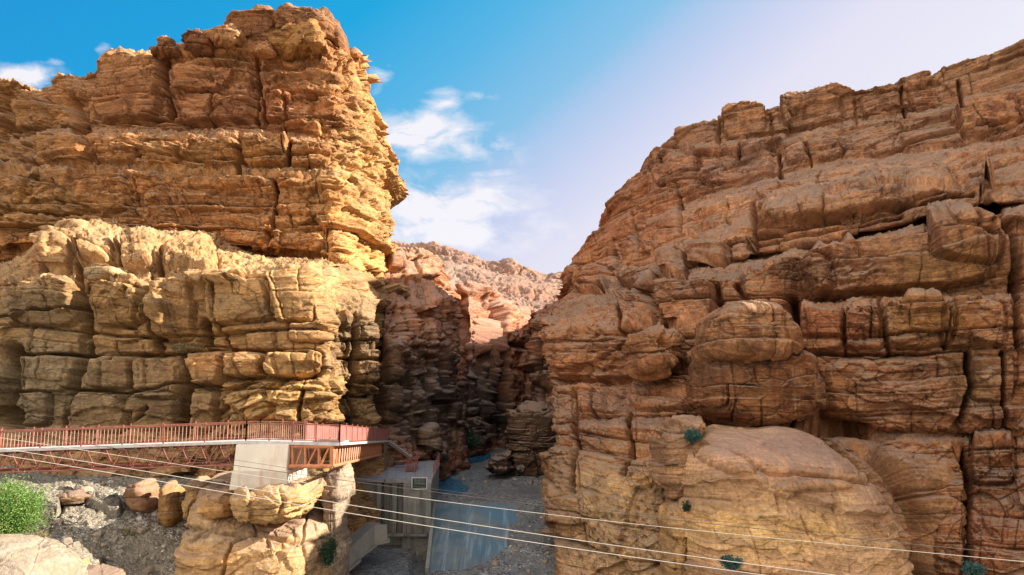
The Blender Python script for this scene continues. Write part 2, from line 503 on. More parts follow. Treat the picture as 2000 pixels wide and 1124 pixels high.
def rock_mat(name, dust=(.40, .31, .22), dust_amt=.5, streak=.45, lam=.5, bump=.10, varn=(.13, .075, .05), pale=(.62, .44, .25), sat=1.0, joint=.75):
    m, k = new_mat(name)
    tint = k.n('ShaderNodeAttribute', attribute_name='tint').outputs['Color']
    st = k.n('ShaderNodeAttribute', attribute_name='strat').outputs['Vector']
    geo = k.n('ShaderNodeNewGeometry'); pos = geo.outputs['Position']; nz = k.n('ShaderNodeSeparateXYZ', i_0=geo.outputs['Normal']).outputs[2]
    def mp(v, sc): return k.n('ShaderNodeMapping', i_Vector=v, i_Scale=sc).outputs[0]
    big = k.n('ShaderNodeTexNoise', i_Vector=mp(pos, (.09, .09, .16)), i_Scale=1.0, i_Detail=5.0, i_Roughness=.6).outputs[0]
    lamn = k.n('ShaderNodeTexNoise', i_Vector=mp(st, (.11, 2.4, 1)), i_Scale=1.0, i_Detail=7.0, i_Roughness=.66, i_Distortion=.6).outputs[0]
    lam2 = k.n('ShaderNodeTexNoise', i_Vector=mp(st, (.35, 9.0, 1)), i_Scale=1.0, i_Detail=4.0, i_Roughness=.6, i_Distortion=.8).outputs[0]
    vst = k.n('ShaderNodeTexNoise', i_Vector=mp(pos, (1.1, 1.1, .10)), i_Scale=1.0, i_Detail=6.0, i_Roughness=.65).outputs[0]
    fine = k.n('ShaderNodeTexNoise', i_Vector=pos, i_Scale=4.5, i_Detail=8.0, i_Roughness=.7).outputs[0]
    c = k.mix(k.m('MULTIPLY', k.ramp(big, [(.35, 0.0), (.65, 1.0)]), .35), tint, k.mix(1.0, tint, (1.25, 1.12, .95), 'MULTIPLY'))
    vc = k.n('ShaderNodeTexVoronoi', i_Vector=mp(st, (.36, .75, 1)), i_Scale=1.0); vd = k.n('ShaderNodeTexVoronoi', i_Vector=mp(st, (1.1, 2.4, 1)), i_Scale=1.0); ve = k.n('ShaderNodeTexVoronoi', i_Vector=mp(pos, (3.2, 3.2, 5.0)), i_Scale=1.0)
    cr, cg, ce = [k.n('ShaderNodeSeparateColor', i_0=q.outputs['Color']).outputs[i] for i, q in enumerate((vc, vd, ve))]
    c = k.mix(.8, c, k.mix(1.0, c, k.ramp(cr, [(0.0, (.72, .68, .66)), (.5, (1, 1, 1)), (1.0, (1.28, 1.24, 1.15))]), 'MULTIPLY'))
    c = k.mix(.6, c, k.mix(1.0, c, k.ramp(cg, [(0.0, .72), (1.0, 1.28)]), 'MULTIPLY'))
    c = k.mix(lam, c, k.mix(1.0, c, k.ramp(lamn, [(.26, (.34, .25, .22)), (.40, (.85, .72, .64)), (.47, (1.2, 1.1, .95)), (.53, (.70, .56, .48)), (.60, (1.15, 1.05, .92)), (.76, (1.6, 1.55, 1.4))]), 'MULTIPLY'))
    c = k.mix(lam * .6, c, k.mix(1.0, c, k.ramp(lam2, [(.3, .5), (.5, 1.0), (.7, 1.45)]), 'MULTIPLY'))
    vm = k.m('MULTIPLY', k.ramp(vst, [(.50, 0.0), (.66, 1.0)]), k.ramp(big, [(.38, 0.1), (.6, 1.0)]))
    steep = k.ramp(k.m('ABSOLUTE', nz), [(.35, 1.0), (.75, 0.0)])
    c = k.mix(k.m('MULTIPLY', k.m('MULTIPLY', vm, steep), streak), c, varn)
    vw = k.n('ShaderNodeTexNoise', i_Vector=mp(pos, (.38, .38, .05)), i_Scale=1.0, i_Detail=4.0, i_Roughness=.6).outputs[0]
    c = k.mix(k.m('MULTIPLY', k.m('MULTIPLY', k.ramp(vw, [(.53, 0.0), (.60, 1.0)]), steep), streak * .6), c, k.mix(1.0, c, (.55, .34, .28), 'MULTIPLY'))
    c = k.mix(k.m('MULTIPLY', k.m('MULTIPLY', k.ramp(vw, [(.36, 1.0), (.44, 0.0)]), steep), streak * .5), c, k.mix(1.0, c, (1.35, 1.3, 1.1), 'MULTIPLY'))
    vm2 = k.m('MULTIPLY', k.ramp(vst, [(.30, 1.0), (.42, 0.0)]), steep)
    c = k.mix(k.m('MULTIPLY', vm2, streak * .5), c, pale)
    ja = k.n('ShaderNodeTexVoronoi', i_Vector=mp(k.n('ShaderNodeVectorMath', operation='ADD', i_0=st, i_1=k.n('ShaderNodeVectorMath', operation='SCALE', i_0=k.n('ShaderNodeTexNoise', i_Vector=pos, i_Scale=.9, i_Detail=4.0).outputs[1], i_3=.9).outputs[0]).outputs[0], (.42, .8, 1)), i_Scale=1.0, feature='DISTANCE_TO_EDGE').outputs[0]
    jm_ = k.m('MULTIPLY', k.ramp(ja, [(0.0, 1.0), (.022, .55), (.045, 0.0)]), k.ramp(k.n('ShaderNodeTexNoise', i_Vector=pos, i_Scale=.28, i_Detail=3.0).outputs[0], [(.46, 0.0), (.56, 1.0)]))
    c = k.mix(k.m('MULTIPLY', jm_, joint), c, (.045, .028, .018))
    c = k.mix(.8, c, k.mix(1.0, c, k.ramp(fine, [(.28, .35), (.45, .9), (.55, 1.1), (.72, 1.7)]), 'MULTIPLY'))
    dm = k.m('MULTIPLY', k.ramp(k.m('ADD', nz, k.m('MULTIPLY', k.m('SUBTRACT', fine, .5), .5)), [(.42, 0.0), (.8, 1.0)]), dust_amt)
    c = k.mix(dm, c, dust)
    if sat != 1: c = k.n('ShaderNodeHueSaturation', i_Saturation=sat, i_Color=c).outputs[0]
    f2 = k.n('ShaderNodeTexNoise', i_Vector=pos, i_Scale=2.2, i_Detail=10.0, i_Roughness=.68).outputs[0]
    vor = k.n('ShaderNodeTexVoronoi', i_Vector=mp(st, (1.3, 2.6, 1)), i_Scale=1.0, feature='DISTANCE_TO_EDGE').outputs[0]
    crk = k.m('MULTIPLY', k.ramp(vor, [(0.0, 0.0), (.05, 1.0)]), k.ramp(big, [(.4, .0), (.55, .45)]))
    hh = k.m('ADD', k.m('MULTIPLY', f2, .65), k.m('ADD', k.m('MULTIPLY', lamn, .6), k.m('MULTIPLY', lam2, .35)))
    hh = k.m('ADD', hh, k.m('MULTIPLY', crk, .25))
    hh = k.m('ADD', hh, k.m('ADD', k.m('MULTIPLY', cg, .34), k.m('MULTIPLY', ce, .24)))
    b = k.n('ShaderNodeBump', i_Height=hh, i_Distance=bump * 4, i_Strength=.8).outputs[0]
    p = k.n('ShaderNodeBsdfPrincipled', i_Base_Color=c, i_Roughness=.88, i_Normal=b)
    p.inputs['Specular IOR Level'].default_value = .25
    k.n('ShaderNodeOutputMaterial', i_Surface=p.outputs[0])
    return m


def flat_mat(name, col, rough=.6, spec=.4, var=.25, scale=3.0, metal=0.0, stain=None, stain_amt=.5, bump=.0, vstretch=1.0):
    m, k = new_mat(name)
    pos = k.n('ShaderNodeNewGeometry').outputs['Position']
    n1 = k.n('ShaderNodeTexNoise', i_Vector=pos, i_Scale=scale, i_Detail=8.0, i_Roughness=.65).outputs[0]
    c = k.mix(1.0, col, k.ramp(n1, [(.3, 1 - var), (.7, 1 + var)]), 'MULTIPLY')
    if stain:
        n2 = k.n('ShaderNodeTexNoise', i_Vector=k.n('ShaderNodeMapping', i_Vector=pos, i_Scale=(1.6, 1.6, .12 * vstretch)).outputs[0], i_Scale=1.0, i_Detail=5.0).outputs[0]
        c = k.mix(k.m('MULTIPLY', k.ramp(n2, [(.52, 0.0), (.64, 1.0)]), stain_amt), c, stain)
    p = k.n('ShaderNodeBsdfPrincipled', i_Base_Color=c, i_Roughness=rough, i_Metallic=metal)
    p.inputs['Specular IOR Level'].default_value = spec
    if bump:
        k.l.new(k.n('ShaderNodeBump', i_Height=n1, i_Distance=bump, i_Strength=.7).outputs[0], p.inputs['Normal'])
    k.n('ShaderNodeOutputMaterial', i_Surface=p.outputs[0])
    return m


M = {}
M['rockL'] = rock_mat('sandstone_ochre', streak=.35, lam=.55, varn=(.20, .11, .06), pale=(.55, .38, .2))
M['rockLo'] = rock_mat('sandstone_olive', streak=.4, lam=.4, varn=(.13, .085, .05), pale=(.5, .37, .2), dust=(.46, .35, .21), dust_amt=.32)
M['rockR'] = rock_mat('sandstone_red', streak=.85, lam=.7, varn=(.115, .045, .03), pale=(.56, .38, .2), dust=(.36, .27, .20), dust_amt=.5)
M['rockG'] = rock_mat('sandstone_gorge', streak=.45, lam=.5, varn=(.10, .06, .05), pale=(.42, .27, .2), dust=(.45, .33, .27))
M['rockF'] = rock_mat('sandstone_far', streak=.2, lam=.4, varn=(.25, .17, .14), pale=(.5, .38, .3), dust=(.28, .21, .175), dust_amt=.5)
M['rockD'] = rock_mat('sandstone_smooth', streak=.35, lam=.42, varn=(.22, .11, .075), pale=(.62, .44, .26), dust=(.36, .25, .195), dust_amt=.55, bump=.05, joint=.25)

# ------------------------------------------------------------------ rows helper
def row(pts, Ys, keys, wrap=(), pre=()):
    """pts: (px,py) along the row; Ys: (px,Y) keys; keys: (px,u) keys; wrap: (u, dx, dy, dz) steps after the last point"""
    out = []; L = wrap == 'L'; wrap = () if L else wrap
    ypx = [a for a, _ in Ys]; yv = [b for _, b in Ys]; kpx = [a for a, _ in keys]; kv = [b for _, b in keys]
    for (a, b) in pts:
        out.append((float(np.interp(a, kpx, kv)), U(a, b, float(np.interp(a, ypx, yv)))))
    last = out[-1][1]
    for (u, dx, dy, dz) in wrap: out.append((u, last + np.array([dx, dy, dz])))
    first = out[0][1]
    if L:
        rx = last[0] / last[1]
        out.append((out[-1][0] + 1, last + np.array([rx * 14 - 3, 14, 0]))); out.append((10, last + np.array([rx * 45 - 10, 45, 0])))
        return out
    return [(u, first + np.array([dx, dy, dz])) for (u, dx, dy, dz) in pre] + out


def shift(r, dy=0, dz=0, dx=0):
    return [(u, p + np.array([dx, dy, dz])) for u, p in r]

# ================================================================== LEFT CLIFF, upper
WA = [(9, 2.0, 14, 0), (10, -3, 45, 0)]
def rA(pts, Ys, crease, sil):
    sil = (sil[0] - 36, sil[1], sil[2])
    return row(pts + [sil[:2]], Ys + [(sil[0], sil[2])], [(-250, 0), (crease, 6), (sil[0] - 8, 8)], 'L')
crest = rA([(-250, 215), (0, 153), (34, 158), (80, 173), (92, 157), (117, 143), (158, 147), (186, 138), (191, 113), (234, 104), (293, 101), (324, 90), (360, 82), (430, 84), (520, 84), (600, 88), (648, 96)],
           [(-250, 108), (0, 104), (180, 99), (195, 96), (300, 94), (520, 94), (650, 95)], 640, (721, 108, 104))
t1b = rA([(-250, 330), (0, 275), (60, 262), (150, 250), (330, 258), (520, 260), (640, 275)], [(-250, 103), (0, 100), (160, 93), (330, 91), (520, 90), (640, 90)], 655, (752, 250, 103))
t1c = rA([(-250, 300), (0, 205), (60, 200), (150, 175), (330, 180), (520, 180), (640, 180)], [(-250, 106), (0, 103), (160, 95), (330, 92.5), (520, 92), (640, 92)], 650, (738, 165, 103.5))
t2a = rA([(-250, 340), (0, 285), (60, 272), (150, 264), (330, 268), (520, 270), (640, 288)], [(-250, 99), (0, 95), (160, 88), (330, 87), (520, 86), (640, 88)], 665, (768, 285, 102))
t2b = rA([(-250, 400), (0, 330), (200, 322), (330, 326), (520, 330), (640, 335)], [(-250, 96), (0, 92), (160, 87), (330, 86), (520, 85), (640, 86.5)], 672, (786, 342, 101))
t3a = rA([(-250, 410), (0, 340), (200, 331), (330, 335), (520, 338), (640, 345)], [(-250, 93), (0, 88), (160, 85), (330, 84), (520, 83), (640, 84.5)], 676, (777, 360, 100.5))
t3b = rA([(-250, 480), (0, 425), (200, 418), (330, 425), (530, 440), (640, 452)], [(-250, 91), (0, 86.5), (160, 84), (330, 83), (520, 82), (640, 82.5)], 692, (799, 447, 99.5))
t4a = rA([(-250, 486), (0, 430), (200, 423), (330, 430), (530, 446), (640, 458)], [(-250, 90.5), (0, 86), (160, 83.5), (330, 82.3), (520, 81.3), (640, 81.8)], 692, (797, 458, 99.5))
t4b = rA([(-250, 540), (0, 478), (200, 470), (400, 478), (560, 488), (640, 496)], [(-250, 90), (0, 85.5), (160, 83.3), (330, 82), (520, 81), (640, 81)], 700, (788, 560, 97))
t5a = rA([(-250, 545), (0, 484), (200, 476), (400, 484), (560, 495), (640, 506)], [(-250, 92), (0, 88), (160, 86), (330, 85), (520, 84), (640, 83.5)], 705, (785, 590, 96))
t5b = rA([(-250, 700), (0, 640), (200, 640), (400, 640), (560, 640), (640, 650)], [(-250, 93), (0, 89), (160, 87), (330, 86), (520, 85.5), (640, 85)], 712, (778, 660, 96))
back2 = shift(crest, 60, -6); back1 = shift(crest, 6, .3)
PRA = dict(scales=[(5.5, 12, .6, .6, .7, .24), (1.9, 4.6, .62, .45, .30, .11), (.6, 2.0, .15, .13, .10, .05)], lam=.09, crack=.25, fbm=.42, dip=.02, bulge=.2, peck=.12, facet=.7)
cA = [([(318, 112), (322, 160), (334, 190), (338, 232)], 4, 2.2), ([(500, 112), (504, 150), (508, 200), (505, 240)], 3, 1.5), ([(525, 180), (520, 240)], 3, 1.4),
      ([(533, 345), (534, 380), (536, 440), (534, 470)], 2.6, 1.6), ([(188, 285), (190, 318)], 3, 1.2), ([(100, 350), (125, 425)], 2, .8), ([(262, 350), (265, 420)], 2, .7),
      ([(640, 452), (640, 492)], 2, .6), ([(525, 452), (527, 490)], 2, .6), ([(470, 270), (466, 330)], 4, 1.4), ([(570, 280), (566, 325)], 3, 1.0),
      ([(130, 195), (150, 215), (160, 250)], 12, 2.6), ([(5, 190), (20, 230), (0, 260)], 14, 2.5), ([(0, 425), (150, 420), (330, 428), (530, 444), (680, 462)], 2.2, .7),
      ([(150, 330), (330, 333), (640, 342)], 3, .9), ([(720, 110), (700, 200), (716, 290), (700, 400)], 3, .8), ([(740, 260), (735, 380), (760, 470)], 3, .7)]
bA = [(255, 175, 62, 70, 1.3, 0), (420, 180, 78, 66, 1.0, 0), (590, 150, 85, 42, .8, 0), (520, 298, 48, 28, 1.6, 0), (410, 298, 58, 28, 1.0, 0), (230, 304, 38, 18, .9, 0), (135, 300, 42, 26, 1.6, 0),
      (560, 225, 50, 34, .9, 5), (60, 225, 45, 30, 1.5, 0), (605, 306, 40, 22, 1.0, 0), (320, 300, 30, 20, .8, 0), (25, 310, 35, 26, 1.3, 0),
      (440, 378, 88, 36, .7, 0), (600, 385, 62, 38, .8, 0), (60, 385, 60, 34, .9, 12), (190, 380, 62, 34, .6, 0), (480, 462, 42, 14, .9, 3), (580, 470, 52, 18, 1.0, 3), (665, 478, 30, 18, .8, 8), (340, 452, 46, 10, .7, 0)]
sheet('left_cliff', [back2, back1, crest, t1c, t1b, t2a, t2b, t3a, t3b, t4a, t4b, t5a, t5b], (0, 10), M['rockL'], PRA, 11,
      cracks=cA, blobs=bA, base=(.44, .26, .13),
      patches=[(450, 200, 260, 90, (.38, .20, .115), .7), (620, 230, 90, 60, (.44, .20, .09), .6), (450, 300, 200, 35, (.42, .27, .12), .6), (720, 350, 90, 240, (.60, .43, .22), .8),  # tall pale patch paints sunlight onto the right flank
               (300, 390, 260, 50, (.34, .20, .11), .5), (0, 300, 120, 180, (.36, .235, .12), .6), (700, 540, 70, 70, (.60, .40, .19), .8), (640, 400, 60, 60, (.47, .28, .12), .5), (100, 420, 160, 60, (.38, .25, .11), .6)])

# ================================================================== LEFT BUTTRESS with sloping rubble ledge, wrapping into the shaded recess
def rB(pts, Ys, sil, rec):
    k_ = [(-250, 0), (sil[0], 8)]
    r = row(pts + [sil[:2]], Ys + [(sil[0], sil[2])], k_)
    for i, (a, b, y) in enumerate(rec): r.append((9 + i, U(a, b, y)))
    return r
b1 = rB([(-250, 560), (0, 522), (60, 500), (95, 462), (120, 432), (190, 447), (240, 452), (330, 450), (420, 492), (520, 512), (580, 512)], [(-250, 80), (0, 78), (100, 74), (300, 75), (580, 76)], (640, 520, 77), [(655, 526, 79), (700, 555, 81), (738, 600, 83), (748, 618, 90)])
b1b = rB([(-250, 575), (0, 530), (60, 510), (95, 475), (130, 455), (190, 470), (240, 470), (330, 482), (420, 505), (520, 518), (580, 516)], [(-250, 76), (0, 71), (100, 68), (300, 68), (580, 70)], (632, 530, 72), [(652, 545, 76), (700, 570, 78.5), (738, 610, 81), (748, 626, 90)])
b2 = rB([(-250, 590), (0, 545), (85, 536), (157, 540), (250, 541), (400, 531), (530, 526), (565, 520)], [(-250, 70), (0, 66), (100, 64), (300, 63.5), (580, 64)], (618, 540, 66), [(650, 560, 75), (700, 585, 77), (738, 620, 79), (748, 632, 90)])
b2b = rB([(-250, 596), (0, 552), (85, 542), (157, 545), (250, 546), (400, 538), (530, 531), (562, 523)], [(-250, 66), (0, 62), (100, 61), (300, 60.5), (580, 59.5)], (612, 552, 60), [(648, 600, 72), (700, 615, 73.5), (738, 640, 76), (748, 645, 90)])
b3 = rB([(-250, 650), (0, 620), (200, 620), (400, 615), (560, 612)], [(-250, 64), (0, 60.5), (300, 59), (580, 57.5)], (630, 620, 58.2), [(650, 650, 70), (700, 655, 72), (738, 665, 74.5), (748, 665, 90)])
b3b = rB([(-250, 700), (0, 692), (200, 694), (400, 688), (560, 686)], [(-250, 63), (0, 59.8), (300, 58.5), (580, 57)], (632, 695, 57.8), [(650, 710, 69.5), (700, 712, 71.5), (738, 715, 74), (748, 715, 90)])
b4 = rB([(-250, 850), (0, 835), (200, 840), (400, 838), (560, 835)], [(-250, 61), (0, 58), (300, 57), (580, 56)], (638, 835, 57), [(652, 838, 69), (700, 840, 71), (738, 842, 73.5), (748, 842, 90)])
b5 = rB([(-250, 960), (0, 930), (200, 925), (400, 935), (560, 950)], [(-250, 59), (0, 56.5), (300, 56), (580, 55)], (642, 960, 56), [(655, 940, 67), (700, 930, 69), (738, 925, 72), (748, 920, 90)])
b6 = rB([(-250, 1300), (0, 1200), (200, 1200), (400, 1200), (560, 1200)], [(-250, 57), (0, 55), (300, 55), (580, 54)], (655, 1200, 55), [(668, 1180, 62), (700, 1160, 64), (738, 1150, 66), (748, 1130, 90)])
b0 = shift(b1, 16, 3.2)
PRB = dict(scales=[(7.5, 5.0, .10, .8, .42, .2), (3.4, 3.0, .07, .42, .15, .10), (.9, 2.6, .03, .06, .03, .05)], lam=.02, crack=.22, fbm=.42, dip=0, bulge=.5, peck=.12, facet=.85)
cB = [([(157, 540), (160, 620), (163, 690), (150, 740), (138, 800), (128, 845)], 5, 2.6), ([(301, 545), (298, 620), (305, 690)], 4, 1.6), ([(392, 630), (396, 680)], 7, 2.6), ([(366, 690), (378, 740), (366, 800), (358, 845)], 9, 3.6),
      ([(450, 682), (452, 735)], 4, 1.4), ([(524, 688), (528, 735)], 3, .8), ([(22, 690), (28, 760), (5, 820)], 14, 3.0), ([(28, 692), (160, 695), (360, 690), (450, 684), (600, 690)], 3, .9), ([(275, 720), (268, 770)], 3, 1.0),
      ([(0, 620), (60, 606), (160, 604)], 2, .6), ([(130, 760), (260, 770), (360, 752)], 2.5, .6), ([(450, 742), (560, 742), (632, 735)], 4, .6), ([(240, 470), (238, 535)], 4, 1.4), ([(97, 480), (96, 530)], 5, 1.5), ([(150, 470), (158, 530)], 4, 1.3), ([(318, 480), (315, 538)], 4, 1.2),
      ([(300, 800), (230, 850)], 3, .6), ([(450, 790), (438, 850)], 3, .8), ([(690, 620), (690, 740), (684, 830)], 4, 1.2), ([(738, 600), (739, 700), (738, 860)], 5, 3.0), ([(650, 700), (740, 705)], 3, .6), ([(650, 780), (740, 775)], 3, .7),
      ([(425, 560), (432, 640), (440, 680)], 3, .8), ([(520, 545), (530, 600)], 3, .7)]
bB = [(120, 505, 24, 34, 1.6, 0), (270, 505, 42, 30, 1.8, 0), (200, 500, 30, 30, 1.5, -8), (365, 515, 60, 18, 1.3, 4), (195, 525, 30, 14, 1.7, 10), (340, 605, 34, 62, 1.0, 0), (235, 590, 62, 46, .8, 0), (255, 600, 30, 40, .9, 20), (90, 590, 64, 48, .7, 0),
      (470, 590, 68, 44, 1.2, -4), (575, 580, 42, 50, 1.4, 0), (406, 715, 40, 38, 2.0, 0), (488, 712, 36, 27, 1.5, 0), (578, 712, 50, 28, 1.3, 0), (222, 725, 52, 36, .9, 0), (320, 740, 44, 42, .9, 0), (90, 730, 62, 36, .6, 0), (490, 795, 45, 34, .9, -25), (400, 800, 26, 40, 1.0, 15),
      (250, 655, 22, 14, .9, 0), (590, 790, 44, 40, .6, 0), (190, 805, 60, 40, .6, 0), (310, 805, 52, 36, .8, 0), (60, 800, 42, 34, .8, 0), (665, 660, 20, 50, .8, 0), (712, 690, 22, 60, .9, 0), (705, 790, 30, 40, .6, 0), (600, 650, 34, 20, .8, 0)]
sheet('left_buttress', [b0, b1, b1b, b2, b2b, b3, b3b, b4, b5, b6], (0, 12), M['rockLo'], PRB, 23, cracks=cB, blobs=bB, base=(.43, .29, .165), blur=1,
      patches=[(520, 640, 160, 160, (.50, .345, .175), .7), (200, 620, 220, 90, (.34, .225, .10), .7), (200, 780, 260, 90, (.27, .215, .14), .8), (60, 760, 110, 120, (.22, .19, .13), .8), (60, 600, 110, 60, (.31, .24, .15), .7), (700, 720, 70, 170, (.20, .15, .095), .8), (300, 460, 200, 40, (.46, .33, .2), .6), (560, 780, 120, 60, (.52, .36, .15), .7), (440, 700, 90, 30, (.4, .22, .11), .6)])  # dark recess patch puts the recess shade into the rock colour

# ================================================================== GORGE WALL left: pillars into the shade
def rC(pts, Ys, wrap=((10, -6, 25, 0),)):
    return row(pts, Ys, [(715, 0), (900, 9)], wrap)
def rCw(xs, py, Yb):
    return rC([(x, p) for x, p in zip(xs, py)], [(x, y) for x, y in zip(xs, Yb)])
c1 = rCw([715, 760, 794, 817, 842, 866], [560, 500, 484, 486, 518, 556], [96, 101, 105, 107, 110, 116])
c1 = [(a, b) for a, b in c1]
# re-key rows so that u spreads evenly
def rek(r, us): return [(u, p) for u, (_, p) in zip(us, r)]
UC = [0, 1.8, 3.6, 5, 6.6, 8.2, 10]
c1 = rek(c1, UC)
c2 = rek(rCw([715, 760, 800, 830, 850, 872], [600, 560, 548, 545, 552, 575], [92, 96, 100, 103, 107, 113]), UC)
c3 = rek(rCw([715, 762, 804, 842, 872, 886], [640, 600, 596, 590, 585, 588], [86, 88.5, 94, 98, 104, 110]), UC)
c4 = rek(rCw([715, 764, 806, 846, 876, 893], [720, 700, 700, 690, 680, 675], [81, 83, 90, 94.5, 100.5, 107]), UC)
c5 = rek(rCw([715, 768, 808, 850, 880, 900], [840, 850, 845, 840, 835, 830], [78, 80, 86, 91, 98, 104]), UC)
c6 = rek(rCw([715, 768, 812, 852, 884, 905], [960, 930, 915, 905, 890, 880], [76, 79, 84, 90, 96, 102]), UC)
c7 = shift(c6, -1, -5); c0 = shift(c1, 25, 1)
PRC = dict(scales=[(11, 4.6, .2, 1.7, .4, .35), (3.8, 2.7, .12, .65, .16, .18), (1.1, 1.8, .10, .18, .05, .08)], lam=.08, crack=.2, fbm=.45, bulge=.3, facet=.7)
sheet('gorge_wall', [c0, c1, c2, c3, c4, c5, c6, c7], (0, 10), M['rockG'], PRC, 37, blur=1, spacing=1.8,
      cracks=[([(738, 590), (740, 900)], 6, 4.5), ([(806, 640), (803, 760), (812, 880)], 4, 3.6), ([(864, 590), (868, 760), (872, 860)], 6, 5), ([(775, 600), (782, 760)], 3, 1.4), ([(840, 700), (838, 870)], 4, 2.0), ([(790, 480), (795, 600)], 3, 1.0)],
      blobs=[(770, 700, 26, 50, 1.2, 0), (770, 790, 24, 36, 1.2, 0), (835, 660, 22, 40, 1.0, 0), (785, 655, 20, 30, .6, 0), (826, 868, 22, 34, 1.2, 0)],
      base=(.40, .22, .14), patches=[(760, 770, 60, 110, (.20, .15, .10), .85), (830, 790, 80, 130, (.10, .085, .075), .93), (880, 780, 40, 130, (.09, .075, .07), .95), (830, 560, 80, 70, (.46, .25, .14), .8), (800, 500, 60, 40, (.42, .30, .21), .7)])  # dark low patches paint the gorge shade into the rock

# ================================================================== GORGE END wall
UD = [0, 1.6, 3.2, 4.8, 6.4, 8, 10]
def rD(xs, py, Yb): return rek(row([(x, p) for x, p in zip(xs, py)], [(x, y) for x, y in zip(xs, Yb)], [(800, 0), (1100, 9)], ((10, 10, 12, 0),)), UD)
d1 = rD([862, 896, 912, 955, 1000, 1050], [590, 572, 556, 560, 590, 606], [160, 150, 148, 152, 160, 165])
d2 = rD([864, 898, 915, 960, 1003, 1050], [640, 610, 596, 600, 618, 640], [152, 145, 141, 146, 153, 160])
d3 = rD([868, 898, 918, 962, 1005, 1050], [700, 670, 655, 650, 665, 690], [144, 136, 134, 140, 147, 156])
d4 = rD([870, 902, 925, 962, 1005, 1050], [780, 750, 740, 740, 745, 760], [136, 128, 128, 135, 143, 150])
d5 = rD([872, 905, 930, 962, 1005, 1050], [870, 866, 862, 858, 850, 845], [128, 122, 124, 132, 140, 148])
d6 = shift(d5, 0, -6); d0 = shift(d1, 30, 2)
PRD = dict(rub=(2, 1), scales=[(12, 6, .4, 2.6, .7, .6), (4, 4, .35, 1.0, .3, .3), (1.3, 2, .18, .25, .08, .12)], lam=.12, crack=.3, fbm=.8, bulge=.5)
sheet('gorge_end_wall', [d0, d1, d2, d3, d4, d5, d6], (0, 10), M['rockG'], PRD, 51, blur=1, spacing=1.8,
      cracks=[([(904, 620), (903, 860)], 5, 5), ([(942, 700), (950, 850)], 5, 5), ([(925, 640), (930, 720)], 3, 2), ([(983, 740), (985, 860)], 6, 4), ([(962, 560), (970, 680)], 3, 1.6)],
      base=(.44, .245, .17), patches=[(925, 780, 70, 110, (.085, .075, .075), .97), (985, 815, 60, 65, (.06, .055, .055), .97), (980, 640, 60, 60, (.48, .25, .16), .7)])  # near-black patches deepen the shade at the wall foot by colour

# ================================================================== FAR MOUNTAIN
def rE(pts, Y0, Y1):
    return row(pts, [(600, Y0), (1400, Y1)], [(600, 0), (1400, 10)])
e1 = rE([(600, 470), (760, 468), (800, 474), (843, 473), (870, 480), (900, 488), (930, 497), (942, 508), (965, 510), (995, 505), (1010, 512), (1030, 522), (1050, 528), (1068, 535), (1085, 531), (1112, 527), (1200, 500), (1400, 480)], 420, 380)
def eY(r, Y0, Y1, dpy=0):
    return rE([(a, b + dpy) for a, b in r], Y0, Y1)
q2 = [(600, 500), (760, 500), (805, 505), (870, 512), (930, 524), (960, 534), (1000, 536), (1050, 547), (1112, 548), (1200, 540), (1400, 530)]
q3 = [(600, 520), (760, 520), (850, 545), (900, 566), (930, 556), (1000, 556), (1060, 562), (1112, 570), (1200, 560), (1400, 560)]
q4 = [(600, 560), (760, 560), (850, 580), (930, 588), (1000, 588), (1060, 592), (1112, 595), (1200, 600), (1400, 600)]
q5 = [(600, 640), (850, 640), (1000, 640), (1200, 640), (1400, 640)]
e6 = rE([(600, 800), (850, 800), (1000, 800), (1200, 800), (1400, 800)], 220, 220)
PREROWS = [e1, eY(q2, 405, 370), eY(q2, 370, 345, 7), eY(q3, 345, 330), eY(q3, 310, 300, 6), eY(q4, 295, 290), eY(q4, 265, 262, 5), eY(q5, 250, 250)]
PRE = dict(rub=(6, 1.3), facet=2.2, scales=[(16, 16, 1.6, 3.0, 2.0, .8), (5, 7, 1.6, 1.6, 1.0, .4), (2.2, 4, .5, .5, .3, .3)], lam=.2, crack=.8, fbm=3.0, warp=2.5, bulge=.4)
sheet('far_mountain', [shift(e1, 80, -3)] + PREROWS + [e6], (0, 10), M['rockF'], PRE, 63, blur=1, spacing=1.7,
      base=(.38, .265, .215), patches=[(1020, 575, 160, 36, (.36, .21, .155), .9), (855, 545, 50, 25, (.46, .38, .33), .8)])

# ================================================================== RIGHT CLIFF
PREW = [(0, -6, 40, 0), (1, 2.2, 14, 0)]
def rF(pts, Ys, sil, pre=None):
    r = row([sil[:2]] + pts, [(sil[0], sil[2])] + Ys, [(sil[0], 2), (2350, 10)])
    e_ = r[-1][1]; r.append((12, e_ + np.array([34, -34, 0]))); r.append((13, e_ + np.array([60, -50, 0])))  # unseen cliff carried on to the right, added to shade the gravel
    f = r[0][1]
    # directly behind the silhouette: run back along the line of sight and a little right
    rx = f[0] / f[1]
    b1_ = np.array([f[0] + rx * 14 + 2.0, f[1] + 14, f[2]]); b0_ = np.array([f[0] + rx * 45 + 9, f[1] + 45, f[2]])
    return [(0, b0_), (1, b1_)] + r
f0 = rF([(1145, 484), (1170, 448), (1194, 410), (1196, 388), (1226, 355), (1270, 315), (1276, 287), (1289, 283), (1330, 253), (1396, 234), (1404, 227), (1458, 201), (1480, 206), (1496, 214), (1544, 194), (1563, 182), (1632, 162), (1667, 173), (1724, 170), (1810, 138), (1824, 151), (1848, 132), (1943, 104), (2000, 84), (2350, -40)],
        [(1145, 113), (1200, 108), (1280, 102), (1400, 96), (1600, 90), (1824, 84), (2000, 80), (2350, 75)], (1112, 525, 116))
